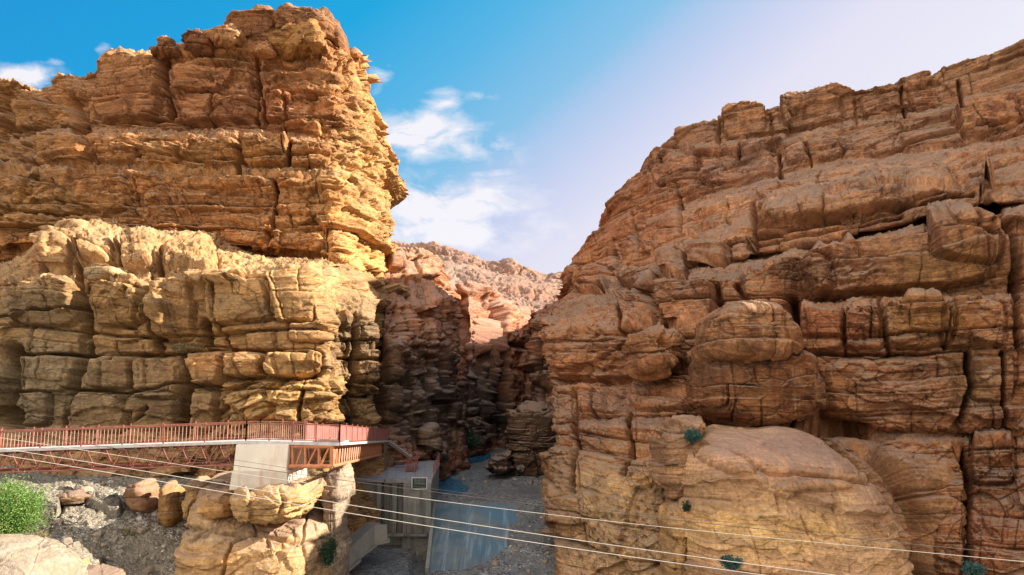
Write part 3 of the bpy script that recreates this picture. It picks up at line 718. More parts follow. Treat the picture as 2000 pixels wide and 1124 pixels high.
f1 = rF([(1195, 450), (1275, 370), (1330, 306), (1400, 282), (1525, 270), (1667, 237), (1829, 215), (2000, 165), (2350, 80)],
        [(1195, 104), (1275, 99), (1400, 93), (1525, 90), (1667, 87), (1829, 83), (2000, 79), (2350, 73)], (1112, 552, 112))
f1b = shift(rF([(1195, 458), (1275, 378), (1330, 312), (1400, 288), (1525, 277), (1667, 243), (1829, 222), (2000, 173), (2350, 90)],
        [(1195, 101), (1275, 96), (1400, 90), (1525, 87), (1667, 84), (1829, 80), (2000, 76), (2350, 70)], (1112, 556, 110)), 0)
f2 = rF([(1195, 500), (1280, 425), (1382, 384), (1468, 365), (1525, 348), (1644, 317), (1762, 303), (1867, 289), (2000, 272), (2350, 200)],
        [(1195, 99), (1280, 93), (1382, 88), (1468, 85), (1525, 83.5), (1644, 81), (1762, 78), (1867, 75), (2000, 73), (2350, 67)], (1113, 572, 108))
f2b = rF([(1195, 512), (1280, 442), (1382, 402), (1468, 380), (1525, 360), (1644, 328), (1762, 313), (1867, 298), (2000, 282), (2350, 212)],
        [(1195, 96), (1280, 89), (1382, 83), (1468, 80), (1525, 79), (1644, 77), (1762, 74), (1867, 71), (2000, 69), (2350, 63)], (1110, 580, 105))
f3 = rF([(1195, 545), (1316, 476), (1400, 445), (1477, 412), (1620, 385), (1715, 362), (1880, 347), (2000, 335), (2350, 290)],
        [(1195, 92), (1316, 84), (1400, 80), (1477, 77.5), (1620, 74), (1715, 71), (1880, 68), (2000, 66), (2350, 61)], (1100, 592, 102))
f3b = rF([(1195, 560), (1316, 500), (1400, 472), (1470, 440), (1620, 402), (1715, 378), (1880, 362), (2000, 352), (2350, 305)],
        [(1195, 88), (1316, 79), (1400, 75), (1477, 72.5), (1620, 69), (1715, 67), (1880, 64), (2000, 62), (2350, 57)], (1090, 600, 99))
f4 = rF([(1195, 575), (1316, 530), (1400, 510), (1463, 498), (1560, 478), (1715, 446), (1930, 398), (2000, 392), (2350, 350)],
        [(1195, 84), (1316, 76), (1400, 72.5), (1463, 70.5), (1560, 68), (1715, 66), (1930, 62.5), (2000, 61), (2350, 56)], (1083, 612, 92))
f4u = rF([(1195, 580), (1316, 536), (1400, 517), (1463, 506), (1560, 485), (1715, 455), (1930, 408), (2000, 402), (2350, 360)],
        [(1195, 82.5), (1316, 75.5), (1400, 73), (1463, 73.5), (1560, 71.5), (1715, 69.5), (1930, 66), (2000, 64.5), (2350, 58)], (1080, 618, 88))
f5 = rF([(1195, 590), (1316, 548), (1400, 545), (1440, 548), (1550, 500), (1715, 468), (1930, 420), (2000, 412), (2350, 370)],
        [(1195, 77), (1316, 69), (1400, 66.5), (1463, 65.5), (1560, 63.5), (1715, 61.5), (1930, 59), (2000, 58.5), (2350, 54)], (1076, 628, 80))
f6 = rF([(1150, 632), (1240, 630), (1316, 632), (1400, 620), (1548, 603), (1720, 585), (1950, 576), (2350, 560)],
        [(1150, 73), (1240, 69.5), (1316, 66.5), (1400, 65), (1548, 62.5), (1720, 60), (1950, 57.5), (2350, 52)], (1068, 645, 77))
f6b = rF([(1150, 650), (1240, 646), (1316, 644), (1400, 634), (1548, 612), (1720, 592), (1950, 583), (2350, 566)],
        [(1150, 71), (1240, 67), (1316, 64), (1400, 62), (1548, 58.5), (1720, 55.5), (1950, 52.5), (2350, 48)], (1067, 655, 75))
f7 = rF([(1160, 738), (1240, 735), (1375, 722), (1560, 692), (1750, 690), (1900, 683), (2350, 670)],
        [(1160, 69.5), (1240, 66), (1375, 61), (1560, 57.5), (1750, 54.5), (1900, 52.5), (2350, 47)], (1070, 742, 73.5))
f8 = rF([(1160, 818), (1230, 811), (1380, 808), (1600, 828), (1860, 838), (2350, 850)],
        [(1160, 65), (1230, 62.5), (1380, 58.5), (1600, 56), (1860, 53), (2350, 46.5)], (1073, 826, 68))
f8u = rF([(1160, 822), (1230, 816), (1380, 816), (1600, 838), (1860, 848), (2350, 862)],
        [(1160, 65), (1230, 62.5), (1380, 59.5), (1600, 57.5), (1860, 54.5), (2350, 48)], (1074, 831, 68))
f9 = rF([(1160, 835), (1230, 832), (1380, 836), (1600, 858), (1860, 866), (2350, 880)],
        [(1160, 62.5), (1230, 60), (1380, 57.5), (1600, 55.5), (1860, 53), (2350, 46)], (1075, 840, 65.5))
f10 = rF([(1160, 980), (1230, 980), (1380, 990), (1600, 1000), (1860, 1010), (2350, 1030)],
        [(1160, 58), (1230, 56), (1380, 54), (1600, 53.5), (1860, 51), (2350, 44)], (1081, 980, 60.5))
f11 = rF([(1180, 1280), (1250, 1280), (1380, 1280), (1600, 1300), (1860, 1300), (2350, 1330)],
        [(1180, 54), (1250, 52.5), (1380, 51), (1600, 50), (1860, 48), (2350, 42)], (1098, 1260, 56))
PRF = dict(dipup=.20, rub=(1.2, .55), scales=[(5.0, 13, .5, .5, .55, .22), (1.9, 5, .38, .3, .24, .11), (.6, 2.4, .12, .10, .06, .05)], lam=.08, crack=.2, fbm=.42, bulge=.3, dip=.015, peck=.2, facet=.65)
cF = [([(1600, 826), (1660, 842), (1700, 876), (1740, 918), (1772, 960), (1794, 1002), (1804, 1050), (1802, 1180)], 18, 2.6), ([(1410, 826), (1376, 846), (1348, 884), (1338, 920), (1338, 1000), (1336, 1150)], 13, 2.4), ([(1372, 720), (1372, 800)], 7, 1.5), ([(1288, 283), (1292, 340)], 2.5, .7), ([(1400, 232), (1402, 275)], 2.5, .6), ([(1506, 225), (1508, 270)], 2.5, .6), ([(1524, 300), (1526, 350)], 3, 1.3), ([(1670, 190), (1672, 240)], 2.5, .5), ([(1760, 170), (1765, 235)], 2.5, .8), ([(1870, 160), (1880, 235)], 3, .9),
      ([(1548, 590), (1552, 680), (1590, 740), (1600, 820)], 9, 3.0), ([(1984, 560), (1986, 680)], 4, 2.0), ([(1240, 650), (1238, 740)], 4, 1.2), ([(1375, 640), (1376, 720)], 5, 1.6), ([(1290, 590), (1300, 640)], 4, 1.4), ([(1400, 560), (1410, 620)], 5, 1.4), ([(1212, 590), (1216, 650)], 4, 1.2),
      ([(1228, 808), (1228, 880), (1222, 930)], 3, 1.0), ([(1122, 770), (1122, 960)], 4, .9), ([(1160, 765), (1165, 820)], 2.5, .6), ([(1075, 742), (1160, 742), (1240, 738), (1375, 730)], 3, .9), ([(1555, 693), (1750, 693), (1880, 686)], 3, .9), ([(1075, 765), (1160, 765)], 2, .5),
      ([(1890, 690), (1900, 760), (1870, 838)], 5, 1.6), ([(1960, 690), (1962, 840)], 3, 1.0), ([(1650, 600), (1652, 690)], 3, .7), ([(1718, 592), (1735, 690)], 4, 1.0), ([(1850, 590), (1848, 680)], 3, .6),
      ([(1870, 870), (1895, 930), (1890, 1010), (1888, 1124)], 6, 2.0), ([(1470, 400), (1476, 450), (1470, 500)], 4, 1.0), ([(1440, 560), (1470, 610)], 4, 1.2), ([(1930, 400), (1975, 450), (1985, 560)], 7, 2.2), ([(1620, 398), (1750, 372), (1876, 364)], 3, .6),
      ([(1463, 470), (1600, 440), (1720, 412), (1900, 380)], 3, 1.2), ([(1463, 485), (1620, 455), (1760, 425)], 2.5, 1.0), ([(1240, 420), (1246, 500)], 3, 1.1), ([(1200, 470), (1204, 540)], 3, 1.0), ([(1330, 400), (1335, 460)], 3, .8), ([(1140, 560), (1180, 570)], 3, 1.0)]
bF = [(1455, 240, 44, 30, .8, -6), (1360, 275, 42, 28, .7, -12), (1585, 220, 60, 34, 1.0, -8), (1730, 205, 50, 26, .9, -8), (1440, 330, 75, 32, 1.0, -8), (1590, 300, 58, 22, 1.0, -10), (1320, 330, 40, 40, 1.0, 0), (1160, 548, 30, 28, 1.4, 0),
      (1680, 395, 200, 26, 1.6, -10), (1620, 428, 150, 12, 1.0, -10), (1750, 520, 190, 52, 2.0, -6), (1540, 560, 85, 42, 1.2, -12), (1880, 470, 70, 50, 1.4, 0), (1345, 592, 52, 44, 2.0, 0), (1246, 612, 32, 34, 1.8, -12), (1250, 552, 34, 16, 1.6, 10), (1320, 520, 24, 24, 1.6, 0), (1388, 500, 40, 22, 2.0, 0),
      (1600, 645, 48, 42, .8, 0), (1690, 640, 38, 44, .8, 0), (1790, 632, 70, 46, 1.2, -3), (1900, 632, 62, 48, .9, 0), (1200, 700, 44, 44, .9, 0), (1120, 690, 42, 46, .8, 0), (1740, 755, 130, 56, .8, 0), (1940, 740, 44, 44, .7, 0), (1300, 768, 70, 36, .9, 0), (1150, 785, 34, 34, .6, 0),
      (1940, 900, 44, 48, .9, 0), (1930, 230, 60, 36, 1.0, -15), (1170, 790, 40, 20, .4, 0), (1960, 480, 30, 60, .6, 0), (1820, 280, 60, 16, .9, -8)]
sheet('right_cliff', [shift(f0, 20, -6), shift(f0, 6, .3), f0, f1, f1b, f2, f2b, f3, f3b, f4, f4u, f5, f6, f6b, f7, f8, f8u, f9, f10, f11], (0, 13), M['rockR'], PRF, 79,
      cracks=cF, blobs=bF, base=(.44, .255, .15), blur=1,
      patches=[(1450, 330, 110, 50, (.40, .25, .21), .8), (1700, 290, 300, 30, (.42, .25, .17), .6), (1250, 400, 80, 100, (.38, .19, .11), .6), (1700, 250, 200, 40, (.36, .22, .13), .6), (1700, 400, 260, 30, (.42, .26, .17), .7),
               (1250, 560, 130, 50, (.42, .27, .18), .7), (1600, 540, 120, 40, (.33, .20, .12), .6), (1850, 540, 120, 60, (.46, .30, .14), .7), (1650, 640, 80, 45, (.38, .17, .09), .8), (1810, 640, 90, 45, (.44, .27, .11), .8), (1740, 750, 140, 60, (.36, .22, .14), .7),
               (1900, 750, 50, 60, (.34, .25, .15), .7), (1950, 900, 90, 110, (.22, .11, .055), .9), (1150, 860, 110, 70, (.26, .14, .085), .7), (1210, 1000, 150, 110, (.58, .44, .26), .9), (1250, 1090, 170, 70, (.56, .44, .29), .9), (1290, 900, 60, 60, (.5, .34, .2), .7), (1090, 850, 30, 120, (.24, .16, .09), .7), (1940, 1060, 80, 80, (.38, .19, .11), .8), (1800, 120, 300, 40, (.44, .31, .2), .6), (1600, 330, 400, 200, (.46, .33, .24), .35)])

# gorge corner behind the right cliff
def rG(pts, Ys): return rek(row(pts, Ys, [(1000, 0), (1300, 9)]), [2, 4, 6, 10])
def gw(py0, py1, py2, py3, y0, xl):
    r = rG([(xl, py0), (1083, py1), (1130, py2), (1220, py3)], [(1000, y0 + 6), (1083, y0), (1220, y0 - 6)])
    f = r[0][1]; return [(0, f + np.array([f[0] / f[1] * 45 + 9, 50, 0]))] + r  # unseen back run lengthened to keep sun off the end wall
g = [gw(614, 592, 575, 540, 118, 1044), gw(630, 625, 620, 610, 114, 1039), gw(690, 690, 690, 690, 112, 1040), gw(756, 756, 756, 756, 110, 1040), gw(800, 800, 800, 800, 107, 1046), gw(960, 960, 960, 960, 104, 1046)]
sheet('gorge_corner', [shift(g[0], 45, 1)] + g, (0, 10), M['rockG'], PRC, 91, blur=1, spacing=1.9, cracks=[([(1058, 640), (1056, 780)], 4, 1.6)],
      base=(.36, .19, .11), patches=[(1060, 740, 40, 120, (.13, .08, .055), .9)])  # dark patch holds the shade of the corner as colour
#@PART2
# ================================================================== GROUND AND RIVERBED
def gravel_mat(name, c1, c2, spk=(.5, .5, .5), scale=5.0, bump=.12):
    m, k = new_mat(name)
    pos = k.n('ShaderNodeNewGeometry').outputs['Position']
    n1 = k.n('ShaderNodeTexNoise', i_Vector=pos, i_Scale=.5, i_Detail=7.0, i_Roughness=.65).outputs[0]
    v = k.n('ShaderNodeTexVoronoi', i_Vector=pos, i_Scale=scale); v2 = k.n('ShaderNodeTexVoronoi', i_Vector=pos, i_Scale=scale * 2.7)
    c = k.mix(k.ramp(n1, [(.35, 0.0), (.65, 1.0)]), c1, c2)
    g = k.n('ShaderNodeSeparateColor', i_0=v.outputs['Color']).outputs[0]; g2 = k.n('ShaderNodeSeparateColor', i_0=v2.outputs['Color']).outputs[1]
    sm = k.ramp(k.n('ShaderNodeTexNoise', i_Vector=pos, i_Scale=.33, i_Detail=5.0).outputs[0], [(.44, .25), (.56, 1.0)])
    c = k.mix(sm, c, k.mix(1.0, c, k.ramp(g, [(0.0, .45), (1.0, 1.6)]), 'MULTIPLY'))
    c = k.mix(k.m('MULTIPLY', k.ramp(g2, [(.86, 0.0), (.9, .8)]), sm), c, spk)
    h = k.m('ADD', k.m('MULTIPLY', v.outputs['Distance'], -1.0), k.m('MULTIPLY', v2.outputs['Distance'], -.4))
    b = k.n('ShaderNodeBump', i_Height=h, i_Distance=bump, i_Strength=.9).outputs[0]
    p = k.n('ShaderNodeBsdfPrincipled', i_Base_Color=c, i_Roughness=.9, i_Normal=b)
    k.n('ShaderNodeOutputMaterial', i_Surface=p.outputs[0]); return m


M['gravel'] = gravel_mat('river_gravel', (.13, .135, .14), (.18, .18, .175), (.42, .44, .46), 4.0)
M['scree'] = gravel_mat('scree', (.17, .15, .115), (.24, .20, .145), (.5, .48, .44), 4.5)
M['bank'] = gravel_mat('bank_gravel', (.29, .235, .18), (.22, .165, .10), (.40, .34, .28), 9.0, .025)

me = bpy.data.meshes.new('ground')
me.from_pydata([(-3000, -3000, -1.5), (3000, -3000, -1.5), (3000, 3000, -1.5), (-3000, 3000, -1.5)], [], [(0, 1, 2, 3)])
me.materials.append(M['scree']); tag(link('ground', me), kind='structure')


def inside(px, py, poly):
    c = np.zeros(px.shape, bool); n = len(poly)
    for i in range(n):
        x0, y0 = poly[i]; x1, y1 = poly[(i + 1) % n]
        cond = ((y0 > py) != (y1 > py)) & (px < (x1 - x0) * (py - y0) / (y1 - y0 + 1e-12) + x0)
        c ^= cond
    return c


def sdf(px, py, poly):
    d = seg_dist(px, py, list(poly) + [poly[0]]); return np.where(inside(px, py, poly), -d, d)


xs = np.linspace(-42, 26, 620); ys = 30 * (200 / 30) ** np.linspace(0, 1, 620)
XX, YY = np.meshgrid(xs, ys); zb = np.interp(YY, [30, 57, 59, 74.5, 79, 200], [.5, .9, 1.2, 4.35, 4.6, 5.4])
P0 = np.stack([XX, YY, zb], -1)
zb = zb + .10 * fbm(P0, .25, 4, 5) + .04 * fbm(P0, 1.6, 3, 6)
f1, f2, idv = worley2(XX * 1.4, YY * 1.4, 15)
zb += .16 * idv ** 3 * np.sqrt(np.clip(1 - (f1 / .5) ** 2, 0, 1))
f1, f2, idv = worley2(XX * 3.4, YY * 3.4, 25)
zb += .06 * idv ** 2 * np.sqrt(np.clip(1 - (f1 / .5) ** 2, 0, 1))
QX, QY = proj(P0); jx = QX + 9 * fbm(P0, .6, 4, 8); jy = QY + 5 * fbm(P0, .6, 4, 9)
slab_poly = [(820, 981), (1001, 981), (1003, 1006), (990, 1040), (985, 1074), (955, 1095), (915, 1120), (800, 1122)]
sl = sdf(jx, jy, slab_poly)
zb = zb + (1.0 - zb) * ss(842, 830, QX) * ss(73, 71, YY)
zb += np.where((YY > 57) & (YY < 76), .55 * ss(-2, 14, sl) - .5 * ss(2, -2, sl), 0)
pools = [[(850, 914), (858, 900), (880, 893), (915, 888), (962, 885), (958, 897), (925, 904), (898, 911)], [(845, 930), (856, 912), (890, 913), (902, 918), (892, 928), (866, 931)],
         [(840, 936), (866, 931), (892, 934), (908, 944), (918, 956), (898, 963), (860, 962), (845, 960)], [(950, 862), (958, 852), (985, 856), (985, 862), (968, 866)]]
for pl in pools:
    zb -= .62 * ss(2.5, -2.5, sdf(QX + 4 * fbm(P0, .35, 3, 12), QY + 1.8 * fbm(P0, .35, 3, 13), pl))
# rock shelves in the bed on the right, higher banks against the walls
shelf = ss(930, 1010, QX) * ss(82, 88, YY) * ss(130, 100, YY)
zb += shelf * (.7 + .5 * np.floor(2.5 * fbm(P0, .22, 3, 31)) / 2.5 + .15 * fbm(P0, .8, 3, 32))
V = np.stack([XX, YY, zb], -1)
me = np_mesh('riverbed', V.reshape(-1, 3), grid_faces(620, 620), M['gravel'])
tag(link('riverbed', me), kind='structure'); BED = V

m, k = new_mat('river_water')
pos = k.n('ShaderNodeNewGeometry').outputs['Position']
n1 = k.n('ShaderNodeTexNoise', i_Vector=k.n('ShaderNodeMapping', i_Vector=pos, i_Scale=(1.4, .6, 1)).outputs[0], i_Scale=2.0, i_Detail=6.0).outputs[0]
c = k.mix(k.ramp(n1, [(.4, 0.0), (.65, 1.0)]), (.012, .12, .23), (.04, .25, .37))  # blue of the reflected sky is put into the water colour
p = k.n('ShaderNodeBsdfPrincipled', i_Base_Color=c, i_Roughness=.25)
k.l.new(k.n('ShaderNodeBump', i_Height=n1, i_Distance=.08, i_Strength=.6).outputs[0], p.inputs['Normal'])
k.n('ShaderNodeOutputMaterial', i_Surface=p.outputs[0]); M['water'] = m
me = bpy.data.meshes.new('water'); wv_ = []; wf_ = []
for y in (76.5, 90, 110, 140, 199):
    zz = 4.42 + max(0, (y - 79)) * .0066
    wv_ += [(-41, y, zz), (25, y, zz)]
for i in range(4): wf_.append((2 * i, 2 * i + 1, 2 * i + 3, 2 * i + 2))
me.from_pydata(wv_, [], wf_); me.materials.append(M['water']); tag(link('water', me), kind='structure')

# gravel slope under the left buttress
def rH(pts): return [(i * 1.0, U(*q)) for i, q in enumerate(pts)]
hrows = [rH([(-350, 880, 62), (0, 895, 61), (150, 905, 60), (300, 915, 59), (430, 930, 58), (520, 1000, 58), (560, 1150, 58)]),
         rH([(-350, 925, 54), (0, 935, 53.5), (150, 940, 53), (300, 950, 53), (430, 975, 53), (500, 1050, 52), (540, 1200, 52)]),
         rH([(-350, 985, 48), (0, 990, 47), (150, 1005, 47.5), (300, 1020, 48), (420, 1050, 49), (480, 1120, 49), (520, 1250, 50)]),
         rH([(-350, 1070, 42), (0, 1075, 41), (150, 1085, 43), (300, 1100, 45), (420, 1130, 46), (480, 1200, 47), (520, 1300, 48)]),
         rH([(-350, 1190, 37), (0, 1190, 37), (150, 1190, 39), (300, 1200, 41), (420, 1240, 43), (480, 1300, 44), (520, 1380, 46)]),
         rH([(-350, 1500, 28), (0, 1480, 28), (150, 1480, 29), (300, 1480, 31), (420, 1480, 33), (480, 1480, 34), (520, 1480, 35)])]
PRH = dict(scales=[(3, 4, .2, .2, .05, .2)], lam=0, crack=0, fbm=.4, facet=.2, rub=(1.2, .3))
_, SLOPE = sheet('gravel_slope', hrows, (0, 6), M['scree'], PRH, 131, spacing=1.8, blobs=[(60, 985, 60, 20, .8, 10), (130, 1110, 70, 22, 1.0, -8), (190, 980, 50, 16, .6, 20)])

PRS = dict(scales=[(2.6, 4, .18, .25, .14, .10), (.8, 2, .12, .10, .08, .06), (.3, 1, .03, .03, .03, .04)], lam=.035, crack=.10, fbm=.22, facet=.35, warp=.6, bulge=.2)
nb = rock('near_bank', '', '', [(-260, 1040), (-60, 1052), (0, 1062), (40, 1074), (70, 1090), (90, 1112), (100, 1150), (110, 1300), (-260, 1300)], 25, 2.2, 141, M['bank'],
          dict(scales=[(1.2, 2, .15, .2, .1, .1)], lam=0, crack=0, fbm=.3, facet=.12), (.5, .4, .3))
for q in ('label', 'category'):
    if q in nb: del nb[q]
nb['kind'] = 'structure'

# ================================================================== FREE BLOCKS OF ROCK
PRK = dict(scales=[(3.2, 6, .22, .25, .2, .10), (1.1, 2.6, .16, .12, .10, .06), (.4, 1.2, .05, .05, .04, .04)], lam=.05, crack=.14, fbm=.28, facet=.62, warp=.6, bulge=.05)
PRCOL = dict(scales=[(6, 3, .06, .08, .08, .1), (1.5, 1.5, .03, .04, .03, .06)], lam=.02, crack=.06, fbm=.18, facet=.22, warp=.8, bulge=.05)
PRDM = dict(scales=[(2.8, 9, .10, .08, .08, .12), (.9, 4, .05, .04, .04, .06)], lam=.05, crack=.08, fbm=.28, facet=.28, warp=1.2, bulge=.1)
rock('dome_boulder', 'huge smooth rounded tan dome of rock at the foot of the right cliff', 'boulder',
     [(1354, 915), (1362, 888), (1386, 862), (1412, 846), (1455, 838), (1520, 836), (1590, 842), (1640, 858), (1680, 890), (1722, 928), (1754, 968), (1776, 1004), (1786, 1050), (1784, 1110), (1790, 1330), (1350, 1330), (1352, 1100), (1352, 1000)],
     51, 6.5, 151, M['rockD'], PRDM, (.54, .38, .235), box=.55, tilt=.25,
     patches=[(1440, 966, 100, 12, (.74, .6, .42), .7), (1650, 985, 120, 7, (.7, .52, .36), .6), (1560, 880, 200, 55, (.44, .29, .225), .95), (1560, 950, 170, 24, (.44, .25, .15), .6), (1440, 970, 100, 50, (.50, .34, .18), .6), (1500, 1050, 260, 40, (.66, .49, .25), .8), (1740, 1000, 50, 60, (.36, .21, .14), .6)],
     cracks=[([(1440, 895), (1500, 925), (1600, 935), (1740, 950)], 4, .7), ([(1518, 965), (1522, 1000)], 2.5, .3), ([(1620, 970), (1632, 1000)], 2, .25), ([(1568, 1010), (1590, 1060)], 2.5, .3), ([(1610, 1010), (1635, 1055)], 2.5, .2), ([(1715, 1025), (1745, 1052), (1790, 1055)], 2.5, .3), ([(1690, 955), (1705, 1000)], 2, .2)],
     blobs=[(1590, 955, 70, 12, .5, -3), (1420, 905, 60, 20, .5, 20)])
rock('shoulder_boulder', 'brown rounded rock shoulder standing just right of the huge tan dome', 'boulder',
     [(1640, 850), (1700, 858), (1760, 864), (1860, 867), (1882, 900), (1898, 940), (1893, 1000), (1889, 1090), (1890, 1330), (1640, 1330)],
     55, 4, 157, M['rockD'], PRDM, (.30, .185, .11), box=.5, tilt=.1, patches=[(1850, 960, 60, 80, (.36, .22, .11), .6), (1820, 1060, 90, 50, (.46, .30, .18), .8)],
     cracks=[([(1600, 826), (1660, 842), (1700, 876), (1740, 918), (1772, 960), (1794, 1002), (1804, 1050), (1802, 1180)], 17, 2.2), ([(1760, 975), (1860, 960), (1890, 990)], 4, .5), ([(1740, 960), (1880, 955)], 3, .3)])
rock('balanced_block', 'upper of the two stacked brown blocks above the huge tan dome', 'boulder',
     [(1400, 684), (1396, 650), (1402, 620), (1422, 606), (1460, 600), (1510, 604), (1532, 618), (1547, 640), (1549, 668), (1535, 682), (1480, 684), (1420, 686)],
     54.5, 4, 163, M['rockR'], PRK, (.50, .31, .18), box=.26, cracks=[([(1400, 640), (1460, 660), (1540, 668)], 2, .15), ([(1532, 620), (1540, 690)], 2.5, .35)])
rock('balanced_block', 'lower and larger of the two stacked brown blocks resting on the huge tan dome', 'boulder',
     [(1374, 745), (1383, 716), (1398, 702), (1430, 699), (1480, 698), (1540, 700), (1566, 706), (1576, 730), (1592, 755), (1600, 785), (1594, 810), (1560, 820), (1500, 828), (1440, 823), (1390, 808), (1372, 782)],
     56, 4.6, 167, M['rockR'], PRK, (.31, .175, .095), box=.3, cracks=[([(1430, 700), (1436, 780), (1430, 820)], 2, .3), ([(1475, 720), (1488, 820)], 2, .25), ([(1410, 700), (1412, 800)], 2, .25)])
rock('rock_pillar', 'narrow brown upright rock pillar touching the left side of the stacked blocks', 'rock pillar',
     [(1380, 720), (1376, 665), (1368, 640), (1374, 630), (1392, 629), (1402, 650), (1406, 720)], 57.5, 1.6, 171, M['rockR'], PRK, (.36, .20, .11), box=.5)
rock('boulder', 'rounded brown boulder with a hollow, left of the stacked blocks on the right cliff', 'boulder',
     [(1240, 692), (1241, 665), (1258, 650), (1285, 642), (1318, 644), (1329, 662), (1326, 690), (1312, 710), (1285, 722), (1252, 720)], 63, 3.6, 173, M['rockR'], PRK, (.42, .24, .13), box=.45, blobs=[(1300, 668, 14, 24, -.7, 20), (1276, 700, 26, 20, .4, 0)])
rock('boulder', 'small pointed tan boulder between the hollowed boulder and the rock pillar', 'boulder',
     [(1322, 692), (1334, 678), (1355, 675), (1372, 690), (1381, 714), (1328, 720)], 62, 2.0, 179, M['rockR'], PRK, (.42, .26, .15), box=.6)
rock('rock_pillar', 'pinkish knobbly rock head with a bush on it, left of the huge tan dome', 'rock pillar',
     [(1288, 862), (1298, 838), (1325, 816), (1385, 806), (1392, 830), (1372, 856), (1350, 880), (1342, 920), (1338, 968), (1312, 972), (1296, 935)], 52.5, 2.6, 181, M['rockD'], PRK, (.40, .27, .17), box=.5)
rock('rock_pillar', 'lower tan rock pillar with a grey cap, squeezed between wall and huge tan dome', 'rock pillar',
     [(1304, 976), (1336, 970), (1346, 1000), (1344, 1050), (1340, 1300), (1285, 1300), (1298, 1080), (1302, 1020)], 51.5, 2.4, 191, M['rockD'], PRK, (.44, .31, .17), box=.5)
rock('summit_rock', 'broad brown rock mass forming the left half of the summit of the left cliff', 'summit rock',
     [(425, 104), (428, 62), (440, 48), (461, 31), (480, 26), (497, 21), (518, 9), (535, 14), (549, 24), (562, 40), (560, 104)], 98, 5, 193, M['rockL'], PRK, (.32, .18, .10), box=.35)
rock('summit_rock', 'overhanging summit slab jutting out to the right on top of the left cliff', 'summit rock',
     [(528, 62), (540, 35), (555, 28), (562, 14), (572, 18), (600, 22), (630, 21), (645, 34), (660, 52), (667, 68), (662, 80), (648, 94), (636, 84), (600, 78)], 98, 5, 197, M['rockL'], PRK, (.34, .20, .11), box=.4)
rock('summit_rock', 'blocky ochre rock tucked under the overhanging summit slab of the left cliff', 'summit rock',
     [(530, 98), (532, 56), (560, 46), (600, 44), (622, 46), (634, 70), (646, 98), (590, 104)], 94.5, 4, 199, M['rockL'], PRK, (.42, .26, .12), box=.35)
rock('summit_boulder', 'pale angular boulder leaning on the left side of the summit rock', 'boulder', [(392, 66), (418, 52), (452, 46), (470, 66), (462, 84), (440, 86), (410, 76)], 93, 2.6, 211, M['rockL'], PRK, (.46, .30, .18), box=.4)
rock('summit_boulder', 'dark square boulder left of the pale angular boulder near the summit', 'boulder', [(360, 94), (361, 66), (380, 62), (394, 68), (412, 76), (418, 94), (390, 100)], 94, 2.6, 213, M['rockL'], PRK, (.30, .165, .10), box=.3)
rock('summit_boulder', 'lone peaked boulder on the skyline left of the summit', 'boulder', [(294, 104), (306, 86), (323, 72), (336, 80), (352, 92), (348, 104)], 94, 2.2, 217, M['rockL'], PRK, (.38, .22, .13), box=.5)
rock('summit_boulder', 'small rock wedged in front of the summit rock, under its right half', 'boulder', [(500, 104), (508, 84), (522, 73), (534, 78), (538, 104)], 91.5, 1.6, 219, M['rockL'], PRK, (.40, .24, .14), box=.5)
rock('slab_boulder', 'pale tilted slab lying on the sunlit ledge of the left buttress', 'boulder', [(116, 452), (118, 428), (130, 424), (160, 434), (182, 450), (184, 464), (150, 462)], 72, 2.4, 223, M['rockLo'], PRK, (.50, .36, .22), box=.4)
rock('slab_boulder', 'grey pale block perched on the left buttress below the tilted slab', 'boulder', [(164, 540), (166, 522), (180, 516), (215, 518), (228, 530), (205, 546), (180, 546)], 62.5, 1.6, 227, M['rockLo'], PRK, (.48, .40, .27), box=.4)
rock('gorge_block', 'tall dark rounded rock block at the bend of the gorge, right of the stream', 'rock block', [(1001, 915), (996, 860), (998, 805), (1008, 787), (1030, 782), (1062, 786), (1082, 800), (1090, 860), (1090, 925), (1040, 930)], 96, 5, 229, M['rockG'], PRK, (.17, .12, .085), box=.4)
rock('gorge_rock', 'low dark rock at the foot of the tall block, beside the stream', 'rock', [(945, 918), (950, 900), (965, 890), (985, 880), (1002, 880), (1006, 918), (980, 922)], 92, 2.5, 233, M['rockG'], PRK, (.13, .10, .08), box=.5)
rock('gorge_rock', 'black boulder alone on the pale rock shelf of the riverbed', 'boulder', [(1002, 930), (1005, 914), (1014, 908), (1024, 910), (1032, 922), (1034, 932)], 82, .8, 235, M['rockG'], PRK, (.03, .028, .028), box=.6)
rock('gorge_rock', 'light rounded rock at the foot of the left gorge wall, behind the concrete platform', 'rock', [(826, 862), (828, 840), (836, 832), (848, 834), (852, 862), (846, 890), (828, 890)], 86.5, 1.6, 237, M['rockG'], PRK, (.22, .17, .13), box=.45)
rock('gorge_rock', 'dark leaning rock wedge right behind the corner of the concrete platform', 'rock', [(842, 905), (846, 860), (856, 850), (866, 870), (872, 905)], 87.5, 1.6, 239, M['rockG'], PRK, (.09, .08, .075), box=.6)
